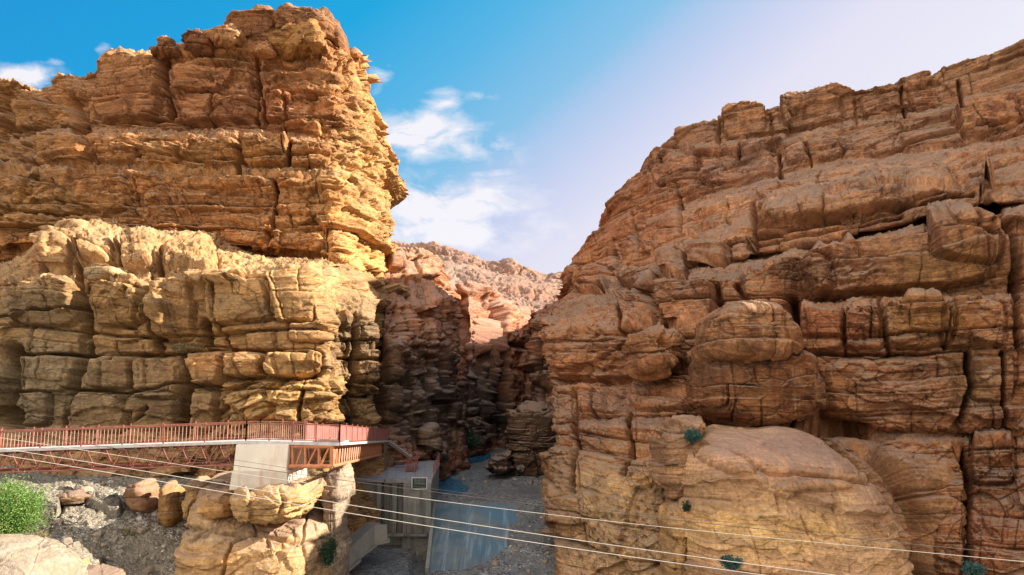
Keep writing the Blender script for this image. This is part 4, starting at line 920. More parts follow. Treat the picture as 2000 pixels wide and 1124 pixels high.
# rocks below the footbridge
rock('rock_outcrop', 'broad smooth yellow-tan outcrop filling the bottom of the picture below the concrete pier', 'rock outcrop',
     [(345, 985), (352, 955), (375, 932), (400, 934), (430, 960), (520, 1000), (590, 1000), (618, 1020), (628, 1060), (632, 1110), (640, 1330), (300, 1330), (312, 1110), (325, 1075), (332, 1040), (345, 1010)], 49, 6, 241, M['rockD'], PRDM, (.49, .36, .215), box=.5, tilt=.3,
     patches=[(600, 1060, 40, 80, (.40, .33, .25), .7), (440, 1040, 100, 14, (.42, .37, .30), .7), (440, 1100, 140, 40, (.52, .37, .2), .6)],
     cracks=[([(505, 1040), (455, 1060), (430, 1124)], 2.5, .5), ([(400, 1040), (370, 1060)], 2, .3), ([(330, 1030), (500, 1046), (620, 1060)], 4, .4), ([(600, 1000), (590, 1070), (600, 1124)], 2, .25)])
rock('pier_boulder', 'big smooth orange-tan boulder carrying the concrete pier', 'boulder', [(452, 975), (456, 955), (480, 944), (530, 940), (590, 938), (608, 952), (606, 978), (585, 1000), (545, 1010), (495, 1008), (462, 996)], 46, 3.4, 251, M['rockD'], PRDM, (.50, .36, .20), box=.5, cracks=[([(546, 965), (552, 985), (545, 1008)], 3, .4), ([(482, 950), (545, 985)], 2.0, .15)])
rock('pier_boulder', 'tan boulder wedged against the left side of the pier boulder', 'boulder', [(390, 992), (398, 968), (420, 950), (450, 950), (462, 975), (458, 1002), (420, 1006)], 46.5, 2.2, 257, M['rockD'], PRDM, (.48, .32, .16), box=.5)
rock('pier_boulder', 'upright pale-topped boulder between gravel slope and the pier boulders', 'boulder', [(352, 1000), (350, 965), (362, 938), (380, 930), (400, 940), (402, 965), (385, 990), (378, 1015), (356, 1015)], 48, 1.8, 263, M['rockD'], PRDM, (.44, .33, .19), box=.5)
rock('knob_rock', 'knobbed orange rock standing in the gravel left of the outcrop', 'rock', [(306, 985), (306, 955), (320, 945), (338, 952), (346, 980), (346, 1010), (332, 1032), (316, 1024), (308, 1005)], 49, 1.4, 269, M['rockD'], PRDM, (.42, .28, .13), box=.5)
rock('knob_rock', 'brown tilted rock half buried in the gravel below the red truss', 'rock', [(240, 962), (248, 944), (272, 938), (290, 958), (300, 985), (296, 1000), (266, 994), (248, 978)], 50, 1.4, 271, M['rockD'], PRDM, (.34, .22, .14), box=.5)
rock('rock_column', 'tall grey smooth rock column under the end of the orange truss', 'rock column', [(636, 912), (668, 905), (673, 935), (673, 1000), (671, 1100), (672, 1330), (590, 1330), (620, 1080), (632, 1000)], 50.5, 2.5, 277, M['rockD'], PRCOL, (.37, .315, .26), box=.6, cracks=[([(655, 1010), (664, 1060), (660, 1124)], 2.5, .4)])
rock('rock_column', 'ochre rock face between the concrete pier and the grey column', 'rock column', [(560, 912), (600, 905), (640, 908), (645, 960), (650, 1100), (640, 1330), (560, 1330)], 53, 3, 281, M['rockLo'], PRCOL, (.44, .32, .16), box=.4)
rock('rock', 'brown rock lying among gravel at the left, beside the green shrub', 'rock', [(95, 975), (105, 962), (140, 958), (165, 968), (160, 985), (120, 990)], 49, 1.2, 283, M['rockD'], PRDM, (.22, .16, .11), box=.6)
rock('rock', 'pale flat rock on the gravel slope below the truss', 'rock', [(148, 962), (150, 955), (168, 952), (178, 962), (165, 972), (150, 970)], 50, .5, 293, M['rockD'], PRDM, (.42, .38, .30), box=.5)
rock('rock', 'dark rock at the bottom edge of the gravel slope', 'rock', [(110, 1124), (120, 1100), (170, 1092), (220, 1110), (230, 1150), (110, 1150)], 40, 1.4, 307, M['rockD'], PRDM, (.20, .155, .11), box=.6)
rock('rock', 'small tan rock beside the sunlit bank', 'rock', [(133, 1105), (140, 1090), (158, 1090), (162, 1105), (150, 1114)], 38.5, .6, 311, M['rockD'], PRDM, (.42, .30, .18), box=.6)

# ================================================================== BUILT THINGS
class MB:
    def __init__(s): s.v = []; s.f = []
    def tube(s, p, q, r, n=8):
        p = Vector(p); q = Vector(q); d = (q - p).normalized()
        a = d.orthogonal().normalized(); b = d.cross(a); o = len(s.v)
        for e in (p, q):
            for i in range(n):
                t_ = 2 * math.pi * i / n; s.v.append(tuple(e + (a * math.cos(t_) + b * math.sin(t_)) * r))
        for i in range(n): s.f.append((o + i, o + (i + 1) % n, o + n + (i + 1) % n, o + n + i))
        s.f.append(tuple(o + i for i in range(n))[::-1]); s.f.append(tuple(o + n + i for i in range(n)))
        return s
    def path(s, pts, r, n=6):
        o = len(s.v); pts = [Vector(p) for p in pts]
        for i, p in enumerate(pts):
            d = (pts[min(i + 1, len(pts) - 1)] - pts[max(i - 1, 0)]).normalized(); a = d.cross(Vector((0, 0, 1))).normalized(); b = a.cross(d)
            for j in range(n):
                t_ = 2 * math.pi * j / n; s.v.append(tuple(p + (a * math.cos(t_) + b * math.sin(t_)) * r))
        for i in range(len(pts) - 1):
            for j in range(n): s.f.append((o + i * n + j, o + i * n + (j + 1) % n, o + (i + 1) * n + (j + 1) % n, o + (i + 1) * n + j))
        return s
    def beam(s, p, q, wd, ht, up=(0, 0, 1)):
        """rectangular bar from p to q; wd across, ht along up"""
        p = Vector(p); q = Vector(q); d = (q - p).normalized(); a = d.cross(Vector(up)).normalized(); b = a.cross(d); o = len(s.v)
        for e in (p, q):
            for sx, sz in ((-1, -1), (1, -1), (1, 1), (-1, 1)): s.v.append(tuple(e + a * sx * wd / 2 + b * sz * ht / 2))
        s.f += [(o, o + 3, o + 2, o + 1), (o + 4, o + 5, o + 6, o + 7)] + [(o + i, o + (i + 1) % 4, o + 4 + (i + 1) % 4, o + 4 + i) for i in range(4)]
        return s
    def prism(s, poly, z0, z1):
        o = len(s.v); n = len(poly)
        for z in (z0, z1):
            for a in poly: s.v.append((a[0], a[1], z))
        s.f.append(tuple(range(o, o + n))[::-1]); s.f.append(tuple(range(o + n, o + 2 * n)))
        for i in range(n): s.f.append((o + i, o + (i + 1) % n, o + n + (i + 1) % n, o + n + i))
        return s
    def hexa(s, b, t_):
        """solid between bottom ring b and top ring t_ (4 points each)"""
        o = len(s.v); n = len(b); s.v += [tuple(p) for p in b] + [tuple(p) for p in t_]
        s.f.append(tuple(range(o, o + n))[::-1]); s.f.append(tuple(range(o + n, o + 2 * n)))
        for i in range(n): s.f.append((o + i, o + (i + 1) % n, o + n + (i + 1) % n, o + n + i))
        return s
    def build(s, name, mat, parent=None, bevel=0, smooth=False):
        base = parent.matrix_world.translation if parent is not None else Vector((0, 0, 0))
        if parent is not None:
            base = Vector((0, 0, 0)); q = parent
            while q is not None: base += q.location; q = q.parent
        me = bpy.data.meshes.new(name); me.from_pydata([tuple(Vector(v) - base) for v in s.v], [], s.f); me.materials.append(mat)
        import bmesh
        bm = bmesh.new(); bm.from_mesh(me); bmesh.ops.recalc_face_normals(bm, faces=bm.faces); bm.to_mesh(me); bm.free()
        if smooth: me.polygons.foreach_set('use_smooth', [True] * len(me.polygons))
        o = link(name, me, parent)
        if bevel:
            b = o.modifiers.new('bevel', 'BEVEL'); b.width = bevel; b.segments = 2; b.limit_method = 'ANGLE'
        return o


M['pick'] = flat_mat('faded_pink_paint', (.52, .27, .21), rough=.5, var=.2)
M['red'] = flat_mat('weathered_red_paint', (.30, .10, .07), rough=.5, var=.3, scale=2.5, stain=(.40, .17, .11), stain_amt=.5)
M['orange'] = flat_mat('orange_primer_steel', (.52, .21, .10), rough=.5, var=.25, scale=2.0, stain=(.33, .12, .06), stain_amt=.4)
M['panel'] = flat_mat('faded_red_sheet', (.34, .13, .115), rough=.55, var=.2, scale=1.2)
M['deck'] = flat_mat('grey_white_deck', (.55, .50, .48), rough=.7, var=.25, scale=3)
M['brown'] = flat_mat('brown_steel', (.16, .11, .085), rough=.6, var=.3)
M['conc'] = flat_mat('pale_concrete', (.76, .70, .60), rough=.85, var=.1, scale=1.4, stain=(.62, .36, .20), stain_amt=.85, bump=.03)
M['concf'] = flat_mat('footing_concrete', (.60, .54, .45), rough=.85, var=.15, scale=1.4, stain=(.45, .30, .2), stain_amt=.6, bump=.03)  # pale concrete darkened to stand in for shade under the truss
M['concg'] = flat_mat('grey_concrete', (.25, .25, .23), rough=.85, var=.3, scale=1.1, stain=(.10, .105, .09), stain_amt=.7, bump=.03)
M['concl'] = flat_mat('smooth_grey_concrete', (.30, .28, .25), rough=.85, var=.15, scale=.9, stain=(.25, .24, .22), stain_amt=.4, bump=.02)
m, k = new_mat('wet_blue_grey_concrete'); pos = k.n('ShaderNodeNewGeometry').outputs['Position']
n1 = k.n('ShaderNodeTexNoise', i_Vector=k.n('ShaderNodeMapping', i_Vector=pos, i_Scale=(1.5, .10, .10)).outputs[0], i_Scale=1.0, i_Detail=6.0, i_Roughness=.65).outputs[0]
n2 = k.n('ShaderNodeTexNoise', i_Vector=pos, i_Scale=.35, i_Detail=6.0, i_Roughness=.6).outputs[0]
n3 = k.n('ShaderNodeTexNoise', i_Vector=k.n('ShaderNodeMapping', i_Vector=pos, i_Scale=(7, .25, .25)).outputs[0], i_Scale=1.0, i_Detail=2.0).outputs[0]
c = k.mix(k.ramp(n2, [(.4, 0.0), (.62, 1.0)]), (.10, .145, .17), (.20, .235, .24))
c = k.mix(k.m('MULTIPLY', k.ramp(n1, [(.56, 0.0), (.66, 1.0)]), .6), c, (.36, .44, .50)); c = k.mix(k.m('MULTIPLY', k.ramp(n1, [(.30, 1.0), (.40, 0.0)]), .5), c, (.06, .075, .08))
c = k.mix(k.m('MULTIPLY', k.ramp(n3, [(.55, 0.0), (.62, 1.0)]), .35), c, (.07, .085, .09))
p = k.n('ShaderNodeBsdfPrincipled', i_Base_Color=c, i_Roughness=k.ramp(n2, [(.4, .3), (.6, .65)])); k.n('ShaderNodeOutputMaterial', i_Surface=p.outputs[0]); M['wet'] = m
M['tile'] = flat_mat('grey_paving', (.32, .32, .35), rough=.8, var=.2, scale=1.5)
M['dark'] = flat_mat('painted_shade_black', (.015, .015, .015), rough=.9)  # black that paints the shade inside the sluice
M['white'] = flat_mat('white_paint', (.75, .76, .72), rough=.5, var=.05)
M['signb'] = flat_mat('dark_green_board', (.03, .05, .045), rough=.5, var=.1)
M['wire'] = flat_mat('bare_aluminium_cable', (.62, .58, .52), rough=.45, metal=.0, var=.05)
M['wirek'] = flat_mat('dark_cable', (.10, .08, .07), rough=.6, var=.05)
M['twig'] = flat_mat('twig', (.16, .11, .06), rough=.9)
def leaf_mat(name, c1, c2):
    m, k = new_mat(name)
    oi = k.n('ShaderNodeNewGeometry').outputs['Random Per Island']
    c = k.mix(oi, c1, c2); d_ = k.n('ShaderNodeBsdfPrincipled', i_Base_Color=c, i_Roughness=.6)
    tr = k.n('ShaderNodeBsdfTranslucent', i_Color=c); mx = k.n('ShaderNodeMixShader', i_0=.35, i_1=d_.outputs[0], i_2=tr.outputs[0])
    k.n('ShaderNodeOutputMaterial', i_Surface=mx.outputs[0]); return m
M['leaf'] = leaf_mat('fresh_green_leaves', (.10, .22, .035), (.26, .42, .10))
M['leafd'] = leaf_mat('dark_leaves', (.02, .06, .035), (.05, .11, .06))
M['leafb'] = leaf_mat('blue_green_leaves', (.03, .11, .10), (.10, .20, .17))
M['straw'] = leaf_mat('dry_straw', (.20, .15, .07), (.36, .29, .15))

# ---- pier
Yp = 44.6
pier = empty('bridge_pier', U(508, 945, Yp), 'pale concrete pier with rust stains under the red footbridge, standing on a tan boulder', 'bridge pier')
def ring(px0, px1, py, y, dep):
    a, b = U(px0, py, y), U(px1, py, y); return [a, b, b + np.array([.25, dep, 0]), a + np.array([0, dep, 0])]
MB().hexa(ring(455, 559, 921, Yp, 3.2), ring(461, 564, 868.5, Yp, 3.2)).build('shaft', M['conc'], pier, .04)
MB().hexa(ring(447, 561, 958, Yp - .12, 3.4), ring(453, 561, 920, Yp - .12, 3.4)).build('footing', M['concf'], pier, .05)

# ---- footbridge
D0, D1, D2 = U(-320, 890, 45.6), U(480, 862, 45), U(663, 866, 44.5)
fb = empty('footbridge', tuple(D1), 'long red steel footbridge with picket railing and truss, turning at the pier towards the gorge', 'footbridge')
WID = 2.5; back = np.array([0, WID, 0])
R0 = D2 + np.array([0, .0, -.0]); R1 = U(757, 861, 77)
dirv = (R1 - R0) / np.linalg.norm(R1 - R0); perp = np.cross([0, 0, 1], dirv); perp /= np.linalg.norm(perp)     # to the left
up = np.array([0, 0, 1.0])
dk = MB()
dk.hexa([D0 - up * .1, D1 - up * .1, D1 + back - up * .1, D0 + back - up * .1], [D0, D1, D1 + back, D0 + back])
dk.hexa([D1 - up * .1, D2 - up * .1, D2 + back - up * .1, D1 + back - up * .1], [D1, D2, D2 + back, D1 + back])
L0 = R0 + perp * 2.7; L1 = R1 + perp * 2.7
dk.hexa([R0 - up * .104, R1 - up * .1, L1 - up * .1, L0 + np.array([0, 2.5, 0]) - up * .104], [R0 - up * .004, R1, L1, L0 + np.array([0, 2.5, 0]) - up * .004])
dk.build('deck', M['deck'], fb)
eb = MB()
eb.beam(D0 - np.array([0, .04, .06]), D1 - np.array([0, .04, .06]), .07, .17); eb.beam(D1 - np.array([0, .04, .06]), D2 - np.array([0, .04, .06]), .07, .19)
eb.beam(R0 - perp * .04 - up * .05, R1 - perp * .04 - up * .05, .07, .16)
eb.build('edge_beam', M['deck'], fb)
jm = MB()
nj = 34
for i in range(nj):
    p = D0 + (D1 - D0) * (i / nj); jm.beam(p + np.array([0, -.03, -.2]), p + np.array([0, WID, -.2]), .08, .16)
for i in range(9):
    p = D1 + (D2 - D1) * (i / 9); jm.beam(p + np.array([0, .05, -.18]), p + np.array([0, WID, -.18]), .08, .14)
jm.build('joists', M['brown'], fb)
# span 1 truss (two lattice planes)
T0 = U(-320, 895, 45.7); T1 = U(455, 867.5, 45.1); B0 = U(-320, 934, 45.7); B1 = U(451, 909, 45.1)
for off, nm in ((.12, 'front'), (WID - .15, 'back')):
    t_ = MB(); o_ = np.array([0, off, 0])
    t_.tube(T0 + o_, T1 + o_, .065); t_.tube(B0 + o_, B1 + o_, .055)
    n = 20
    for i in range(n):
        a = B0 + (B1 - B0) * (i / n) + o_; b = T0 + (T1 - T0) * ((i + .5) / n) + o_; c_ = B0 + (B1 - B0) * ((i + 1) / n) + o_
        t_.tube(a, b, .038, 6); t_.tube(b, c_, .038, 6)
        if i % 2 == 0 and off < 1:
            pass
    t_.build('lattice_truss', M['red'], fb)
t_ = MB()
for i in range(21):
    a = B0 + (B1 - B0) * (i / 20); t_.tube(a + [0, .12, 0], a + [0, WID - .15, 0], .03, 6)
    if i < 20:
        b = B0 + (B1 - B0) * ((i + 1) / 20); t_.tube(a + [0, .12, 0], b + [0, WID - .15, 0], .022, 6)
t_.build('cross_bracing', M['red'], fb)
# span 2: box truss running away, its end frame faces the camera
E0, E1 = U(566, 872, 44.9), U(650, 872, 44.6); F0, F1 = U(567, 911, 44.9), U(650, 911, 44.6)
t_ = MB(); t_.tube(E0, E1, .13, 12); t_.tube(F0 + [-.1, 0, 0], F1, .13, 12)
for f in (.06, .36, .68, .96): t_.tube(E0 + (E1 - E0) * f, F0 + (F1 - F0) * f, .085, 10)
for f, g_ in ((.13, .30), (.40, .64), (.70, .93)): t_.tube(F0 + (F1 - F0) * f, E0 + (E1 - E0) * g_, .065, 10)
t_.build('end_frame', M['orange'], fb)
sideT = E1 + dirv * 33 ; sideB = F1 + dirv * 33
for sgn, (a0, b0) in enumerate(((E1, F1), (E0, F0))):
    t_ = MB(); t_.tube(a0, a0 + dirv * 33, .11, 10); t_.tube(b0, b0 + dirv * (30 if sgn else 31), .11, 10)
    n = 27
    for i in range(n):
        t_.tube(b0 + dirv * (i * 1.13), a0 + dirv * (i * 1.13 + .55), .05, 6); t_.tube(a0 + dirv * (i * 1.13 + .55), b0 + dirv * (i * 1.13 + 1.13), .05, 6)
    t_.build('side_truss', M['red' if sgn else 'orange'], fb)
t_ = MB()
for i in range(28):
    t_.tube(F1 + dirv * (i * 1.13), F0 + dirv * (i * 1.13), .04, 6); t_.tube(E1 + dirv * (i * 1.13), E0 + dirv * (i * 1.13), .05, 6)
t_.build('floor_beams', M['brown'], fb)
MB().tube(E1, F1, .12, 10).tube(E1 + dirv * 1.2, F1 + dirv * 1.2, .09, 10).tube(F1, E1 + dirv * 1.2, .07, 8).build('corner_frame', M['orange'], fb)


def railing(P, Q, nbay, per, solid=False, ht=1.08, mat='red', fin=True, r=.028):
    P = np.array(P); Q = np.array(Q); rr = MB()
    rr.tube(P + up * ht, Q + up * ht, .035, 6); rr.tube(P + up * .12, Q + up * .12, .026, 6)
    rr.build('handrail', M[mat], fb)
    for b in range(nbay + 1):
        p = P + (Q - P) * (b / nbay)
        MB().beam(p - up * .15, p + up * (ht + (.17 if fin else .04)), .065, .065, up=(0, 1, 0)).build('railing_post', M[mat], fb)
        if b == nbay: break
        q = P + (Q - P) * ((b + 1) / nbay)
        if solid:
            d_ = (q - p); MB().hexa([p + d_ * .02 + up * .14, q - d_ * .02 + up * .14, q - d_ * .02 + up * .14 + perp * .02, p + d_ * .02 + up * .14 + perp * .02],
                                    [p + d_ * .02 + up * (ht - .03), q - d_ * .02 + up * (ht - .03), q - d_ * .02 + up * (ht - .03) + perp * .02, p + d_ * .02 + up * (ht - .03) + perp * .02]).build('sheet_panel', M['panel'], fb)
        else:
            if not per: continue
            t_ = MB()
            for i in range(1, per): s_ = p + (q - p) * (i / per); t_.beam(s_ + up * .12, s_ + up * ht, .03, .03, up=(0, 1, 0))
            t_.build('pickets', M['pick'], fb)
railing(D0, D1, 10, 11); railing(D1, D2, 4, 11)
railing(D0 + back, D1 + back, 12, 0); railing(D1 + back, D1 + (D2 - D1) * .5 + back, 2, 0)
railing(R0, R1, 12, 8, solid=True)
railing(L0 + np.array([0, 2.5, 0]), L1, 10, 8, solid=True)
# support tower under the far end
t_ = MB()
S0 = R1 - dirv * 1.0 - up * .2; S1 = np.array([S0[0], S0[1], 7.6])
for o_ in (perp * .05, perp * 2.4, -dirv * 2, perp * 2.4 - dirv * 2): MB().beam(S0 + o_, S1 + o_, .16, .16, up=(0, 1, 0)).build('support_post', M['brown'], fb)
t_.tube(S1 + perp * 2.4, S0, .06); t_.beam(S0 - up * 1.5, S0 - up * 1.5 + perp * 2.4, .1, .12)
t_.build('support_brace', M['brown'], fb)

# ---- concrete platform
ZP = 7.65
def onz(px, py, z=ZP):
    a, b = ratio(px, py); Y = (z - CAM[2]) / b; return np.array([a * Y, Y, z])
poly = [onz(690, 934), onz(843, 937), onz(859, 904), onz(838, 889), onz(700, 889)]
pf = empty('concrete_platform', tuple(onz(780, 936)), 'grey concrete platform block with paved top beside the stream, below the footbridge end', 'platform')
Yf = poly[1][1]
MB().prism([p for p in poly], ZP - .35, ZP).build('paved_top', M['tile'], pf)
t_ = MB()
for i in range(9):
    a = poly[0] + (poly[4] - poly[0]) * (i / 9 + .03); b = poly[1] + (poly[2] - poly[1]) * (i / 9 + .03); t_.beam(a + up * .003, b + up * .003, .03, .008)
for i in range(8):
    f = i / 8 + .05; a = poly[0] + (poly[1] - poly[0]) * f; b = poly[4] + (poly[3] - poly[4]) * f; t_.beam(a + up * .004, b + up * .004, .03, .008)
t_.build('paving_joints', M['brown'], pf)
xr0 = U(788, 937, Yf)[0]; xr1 = poly[1][0]
ins = lambda p, d_: (p[0], p[1] + d_)
MB().prism([(xr0, Yf + .06), (xr1 - .05, Yf + .06), (poly[2][0] - .05, poly[2][1]), (poly[3][0], poly[3][1] - .05), (xr0, poly[3][1] - .05)], 0, ZP - .352).build('body', M['concg'], pf)
MB().prism([(poly[0][0], Yf + 1.4), (xr0 - .002, Yf + 1.4), (xr0 - .002, poly[3][1] - .1), (poly[0][0], poly[3][1] - .1)], 0, ZP - .352).build('recessed_wall', M['concg'], pf)
for a in (742, 757, 772, 786): 
    x = U(a, 937, Yf + 1.1)[0]; MB().prism([(x - .22, Yf + .9), (x + .22, Yf + .9), (x + .22, Yf + 1.398), (x - .22, Yf + 1.398)], U(a, 1045, Yf)[2], ZP - .36).build('pilaster', M['concg'], pf)
for a in (793, 812, 829):
    x = U(a, 937, Yf)[0]; MB().prism([(x - .16, Yf - .12), (x + .16, Yf - .12), (x + .16, Yf + .058), (x - .16, Yf + .058)], U(a, 1045, Yf)[2], U(a, 975, Yf)[2]).build('pilaster', M['concg'], pf)
zb0, zb1 = U(800, 1046, Yf)[2], U(800, 1024, Yf)[2]
xl = U(752, 1030, Yf)[0]
MB().prism([(xl, Yf - .5), (xr1 - .3, Yf - .5), (xr1 - .3, Yf + .055), (xl, Yf + .055)], zb0, zb0 + .2).build('walk_ledge', M['concg'], pf)
t_ = MB()
for i in range(26):
    x = xl + (xr1 - .3 - xl) * i / 25; t_.beam((x, Yf - .47, zb0 + .2), (x, Yf - .47, zb1), .035, .035, up=(0, 1, 0))
t_.beam((xl, Yf - .47, zb1), (xr1 - .3, Yf - .47, zb1), .05, .05); t_.build('ledge_railing', M['brown'], pf)
xg0, xg1 = U(801, 1100, Yf)[0], U(821, 1100, Yf)[0]
zt, zg = U(810, 1084, Yf)[2], U(810, 1099, Yf)[2]
MB().prism([(xg0 - .15, Yf - .25), (xg1 + .15, Yf - .25), (xg1 + .15, Yf + .055), (xg0 - .15, Yf + .055)], zg, zt).build('sluice_gate', M['concg'], pf)
MB().prism([(xg0, Yf - .05), (xg1, Yf - .05), (xg1, Yf + .052), (xg0, Yf + .052)], 0.2, zg - .002).build('sluice_shade_panel', M['dark'], pf)  # solid black panel standing for the shaded hollow of the sluice
for a in (xg0 - .15, xg1 + .15): MB().prism([(a - .12, Yf - .6), (a + .12, Yf - .6), (a + .12, Yf + .05), (a - .12, Yf + .05)], 0, zg - .004).build('gate_pier', M['concg'], pf)
# platform railing (corner at the stream)
rc = [onz(838, 890), onz(858, 904.5), onz(845, 934)]
t_ = MB()
for a, b in zip(rc[:-1], rc[1:]):
    t_.tube(a + up * 1.05, b + up * 1.05, .045, 6); t_.tube(a + up * .55, b + up * .55, .03, 6)
t_.build('handrail', M['red'], pf)
for a, b, n in ((rc[0], rc[1], 5), (rc[1], rc[2], 8)):
    for i in range(n):
        p = a + (b - a) * (i / n); MB().beam(p, p + up * 1.05, .06, .06, up=(0, 1, 0)).build('railing_post', M['red'], pf)
# steel ladder-like mast on the recess
MB().beam((U(750, 930, Yf)[0], Yf + .6, 3.2), (U(750, 930, Yf)[0], Yf + .6, ZP), .1, .1, up=(0, 1, 0)).build('drain_pipe', M['brown'], pf)

# stairs
stp = empty('steel_staircase', tuple(onz(810, 921)), 'narrow red steel staircase leading down from the footbridge to the concrete platform', 'staircase')
A0 = U(758, 862, 77); A1 = U(803, 894, 77)
for o_ in (0, 1.1):
    MB().beam(A0 + [0, o_, -.12], A1 + [0, o_, -.12], .07, .24).build('stringer', M['brown'], stp)
    MB().tube(A0 + [0, o_, .9], A1 + [0, o_, .9], .03, 6).build('handrail', M['red'], stp)
n = 13
for i in range(n):
    p = A0 + (A1 - A0) * ((i + .5) / n); MB().beam(p + [0, .03, .03], p + [0, 1.07, .03], .26, .04).build('tread', M['deck'], stp)
Lz = A1[2]; 
MB().prism([(A1[0] - .1, 75.9), (A1[0] + .85, 75.9), (A1[0] + .85, 78.3), (A1[0] - .1, 78.3)], Lz - .1, Lz).build('landing', M['red'], stp)
for i in range(8):
    z = Lz - .1 - (Lz - ZP - .1) * (i + 1) / 9; y = 75.8 - .24 * i; MB().prism([(A1[0], y - .26), (A1[0] + .75, y - .26), (A1[0] + .75, y), (A1[0], y)], z - .04, z).build('tread', M['red'], stp)
for x in (A1[0] - .06, A1[0] + .82):
    MB().beam((x, 75.9, Lz - .1), (x, 73.7, ZP + .05), .06, .2).build('stringer', M['red'], stp)
    MB().beam((x, 75.95, ZP), (x, 75.95, Lz + .9), .06, .06, up=(0, 1, 0)).build('railing_post', M['red'], stp)
    MB().tube((x, 75.95, Lz + .9), (x, 73.7, ZP + .95), .03, 6).build('handrail', M['red'], stp)
    MB().beam((x, 73.7, ZP), (x, 73.7, ZP + .95), .06, .06, up=(0, 1, 0)).build('railing_post', M['red'], stp)

# sign on the platform face
Ys = Yf - .06
q = [U(804.5, 955.5, Ys), U(833.5, 955.5, Ys), U(833.5, 933.5, Ys), U(804.5, 933.5, Ys)]
sg = empty('notice_board', tuple(U(819, 955, Ys)), 'small dark green notice board with white frame and white writing on the platform face', 'sign')
x0, x1, z0, z1 = q[0][0], q[1][0], q[0][2], q[2][2]
MB().prism([(x0 + .05, Ys - .02), (x1 - .05, Ys - .02), (x1 - .05, Ys + .1), (x0 + .05, Ys + .1)], z0 + .05, z1 - .05).build('board', M['signb'], sg)
t_ = MB()
for a, b in (((x0, z0), (x1, z0)), ((x1, z0), (x1, z1)), ((x1, z1), (x0, z1)), ((x0, z1), (x0, z0))): t_.beam((a[0], Ys - .03, a[1]), (b[0], Ys - .03, b[1]), .07, .07, up=(0, 1, 0))
t_.build('frame', M['white'], sg)
rnd = random.Random(4); t_ = MB(); HW = (x1 - x0)
for rowi, (fz, hgt, wd0, wd1) in enumerate(((.82, .10, .14, .90), (.64, .075, .12, .88), (.47, .045, .14, .86))):
    x = x0 + HW * wd0; zc = z0 + (z1 - z0) * fz
    while x < x0 + HW * wd1:
        l_ = rnd.uniform(.03, .09)
        t_.beam((x, Ys - .03, zc - hgt * .4), (x + l_, Ys - .03, zc - hgt * .4 + rnd.uniform(-.01, .02)), .012, .022, up=(0, 1, 0))
        if rnd.random() < .55: t_.beam((x + l_ * .8, Ys - .03, zc - hgt * .4), (x + l_ * .8 + rnd.uniform(-.02, .01), Ys - .03, zc + hgt * rnd.uniform(.2, .6)), .012, .02, up=(0, 1, 0))
        if rnd.random() < .4: t_.beam((x + .01, Ys - .03, zc + hgt * .55), (x + .03, Ys - .03, zc + hgt * .55), .012, .018, up=(0, 1, 0))
        x += l_ + rnd.choice((.0, .012, .03))
t_.beam((x0 + HW * .84, Ys - .03, z0 + .17), (x0 + HW * .89, Ys - .03, z0 + .17), .012, .07, up=(0, 1, 0)); t_.beam((x0 + HW * .66, Ys - .03, z0 + .16), (x0 + HW * .76, Ys - .03, z0 + .16), .012, .02, up=(0, 1, 0))
t_.build('lettering', M['white'], sg)

# concrete flume beside the outcrop
fl = empty('concrete_flume', tuple(U(700, 1110, 57)), 'pale grey concrete flume bending out from behind the grey rock column', 'concrete channel')
pts = [U(640, 1112, 52), U(700, 1055, 58), (U(732, 1026, 61)), U(756, 1026, 61.5)]
pb = [U(640, 1150, 52), U(700, 1092, 58), (U(732, 1062, 61)), U(756, 1055, 61.5)]
for i in range(3):
    a, b = pts[i], pts[i + 1]; c_, d_ = pb[i], pb[i + 1]; th_ = np.array([-.1, .35, 0])
    MB().hexa([c_, d_, d_ + th_, c_ + th_], [a, b, b + th_, a + th_]).build('parapet', M['concl'], fl)
    wdt = np.array([-1.2, 2.6, 0]); dn = np.array([0, 0, -.25])
    MB().hexa([a + th_ * 1.02 + dn * 2, b + th_ * 1.02 + dn * 2, b + wdt + dn * 2, a + wdt + dn * 2], [a + th_ * 1.02 + dn, b + th_ * 1.02 + dn, b + wdt + dn, a + wdt + dn]).build('channel_floor', M['concl'], fl)
    MB().hexa([c_ + [-.1, -.1, -.18], d_ + [.25, -.1, -.18], d_ + th_ * 3 + [.25, 0, -.18], c_ + th_ * 3 + [0, 0, -.18]], [c_ + [-.1, -.1, -.01], d_ + [.25, -.1, -.01], d_ + th_ * 3 + [.25, 0, -.01], c_ + th_ * 3 + [0, 0, -.01]]).build('soffit_ledge', M['concl'], fl)

# spillway slab
a, b, c_, d_ = U(834, 1118, 60), U(1060, 1118, 60), U(1060, 983, 74.5), U(849, 983, 74.5)
m_, n_ = a + (d_ - a) * .62, b + (c_ - b) * .62
ws = empty('spillway', tuple(a), 'wet blue-grey concrete spillway slab stepping down from the stream, half buried in gravel', 'spillway')
MB().hexa([a - up, b - up, n_ - up, m_ - up], [a, b, n_, m_]).build('lower_slab', M['wet'], ws)
MB().hexa([m_ - up, n_ - up, c_ - up, d_ - up], [m_ + up * .14, n_ + up * .14, c_, d_]).build('upper_slab', M['wet'], ws)
MB().beam(a + [0, .0, .1], d_ + [0, 0, .1], .3, .5).build('side_kerb', M['concl'], ws)
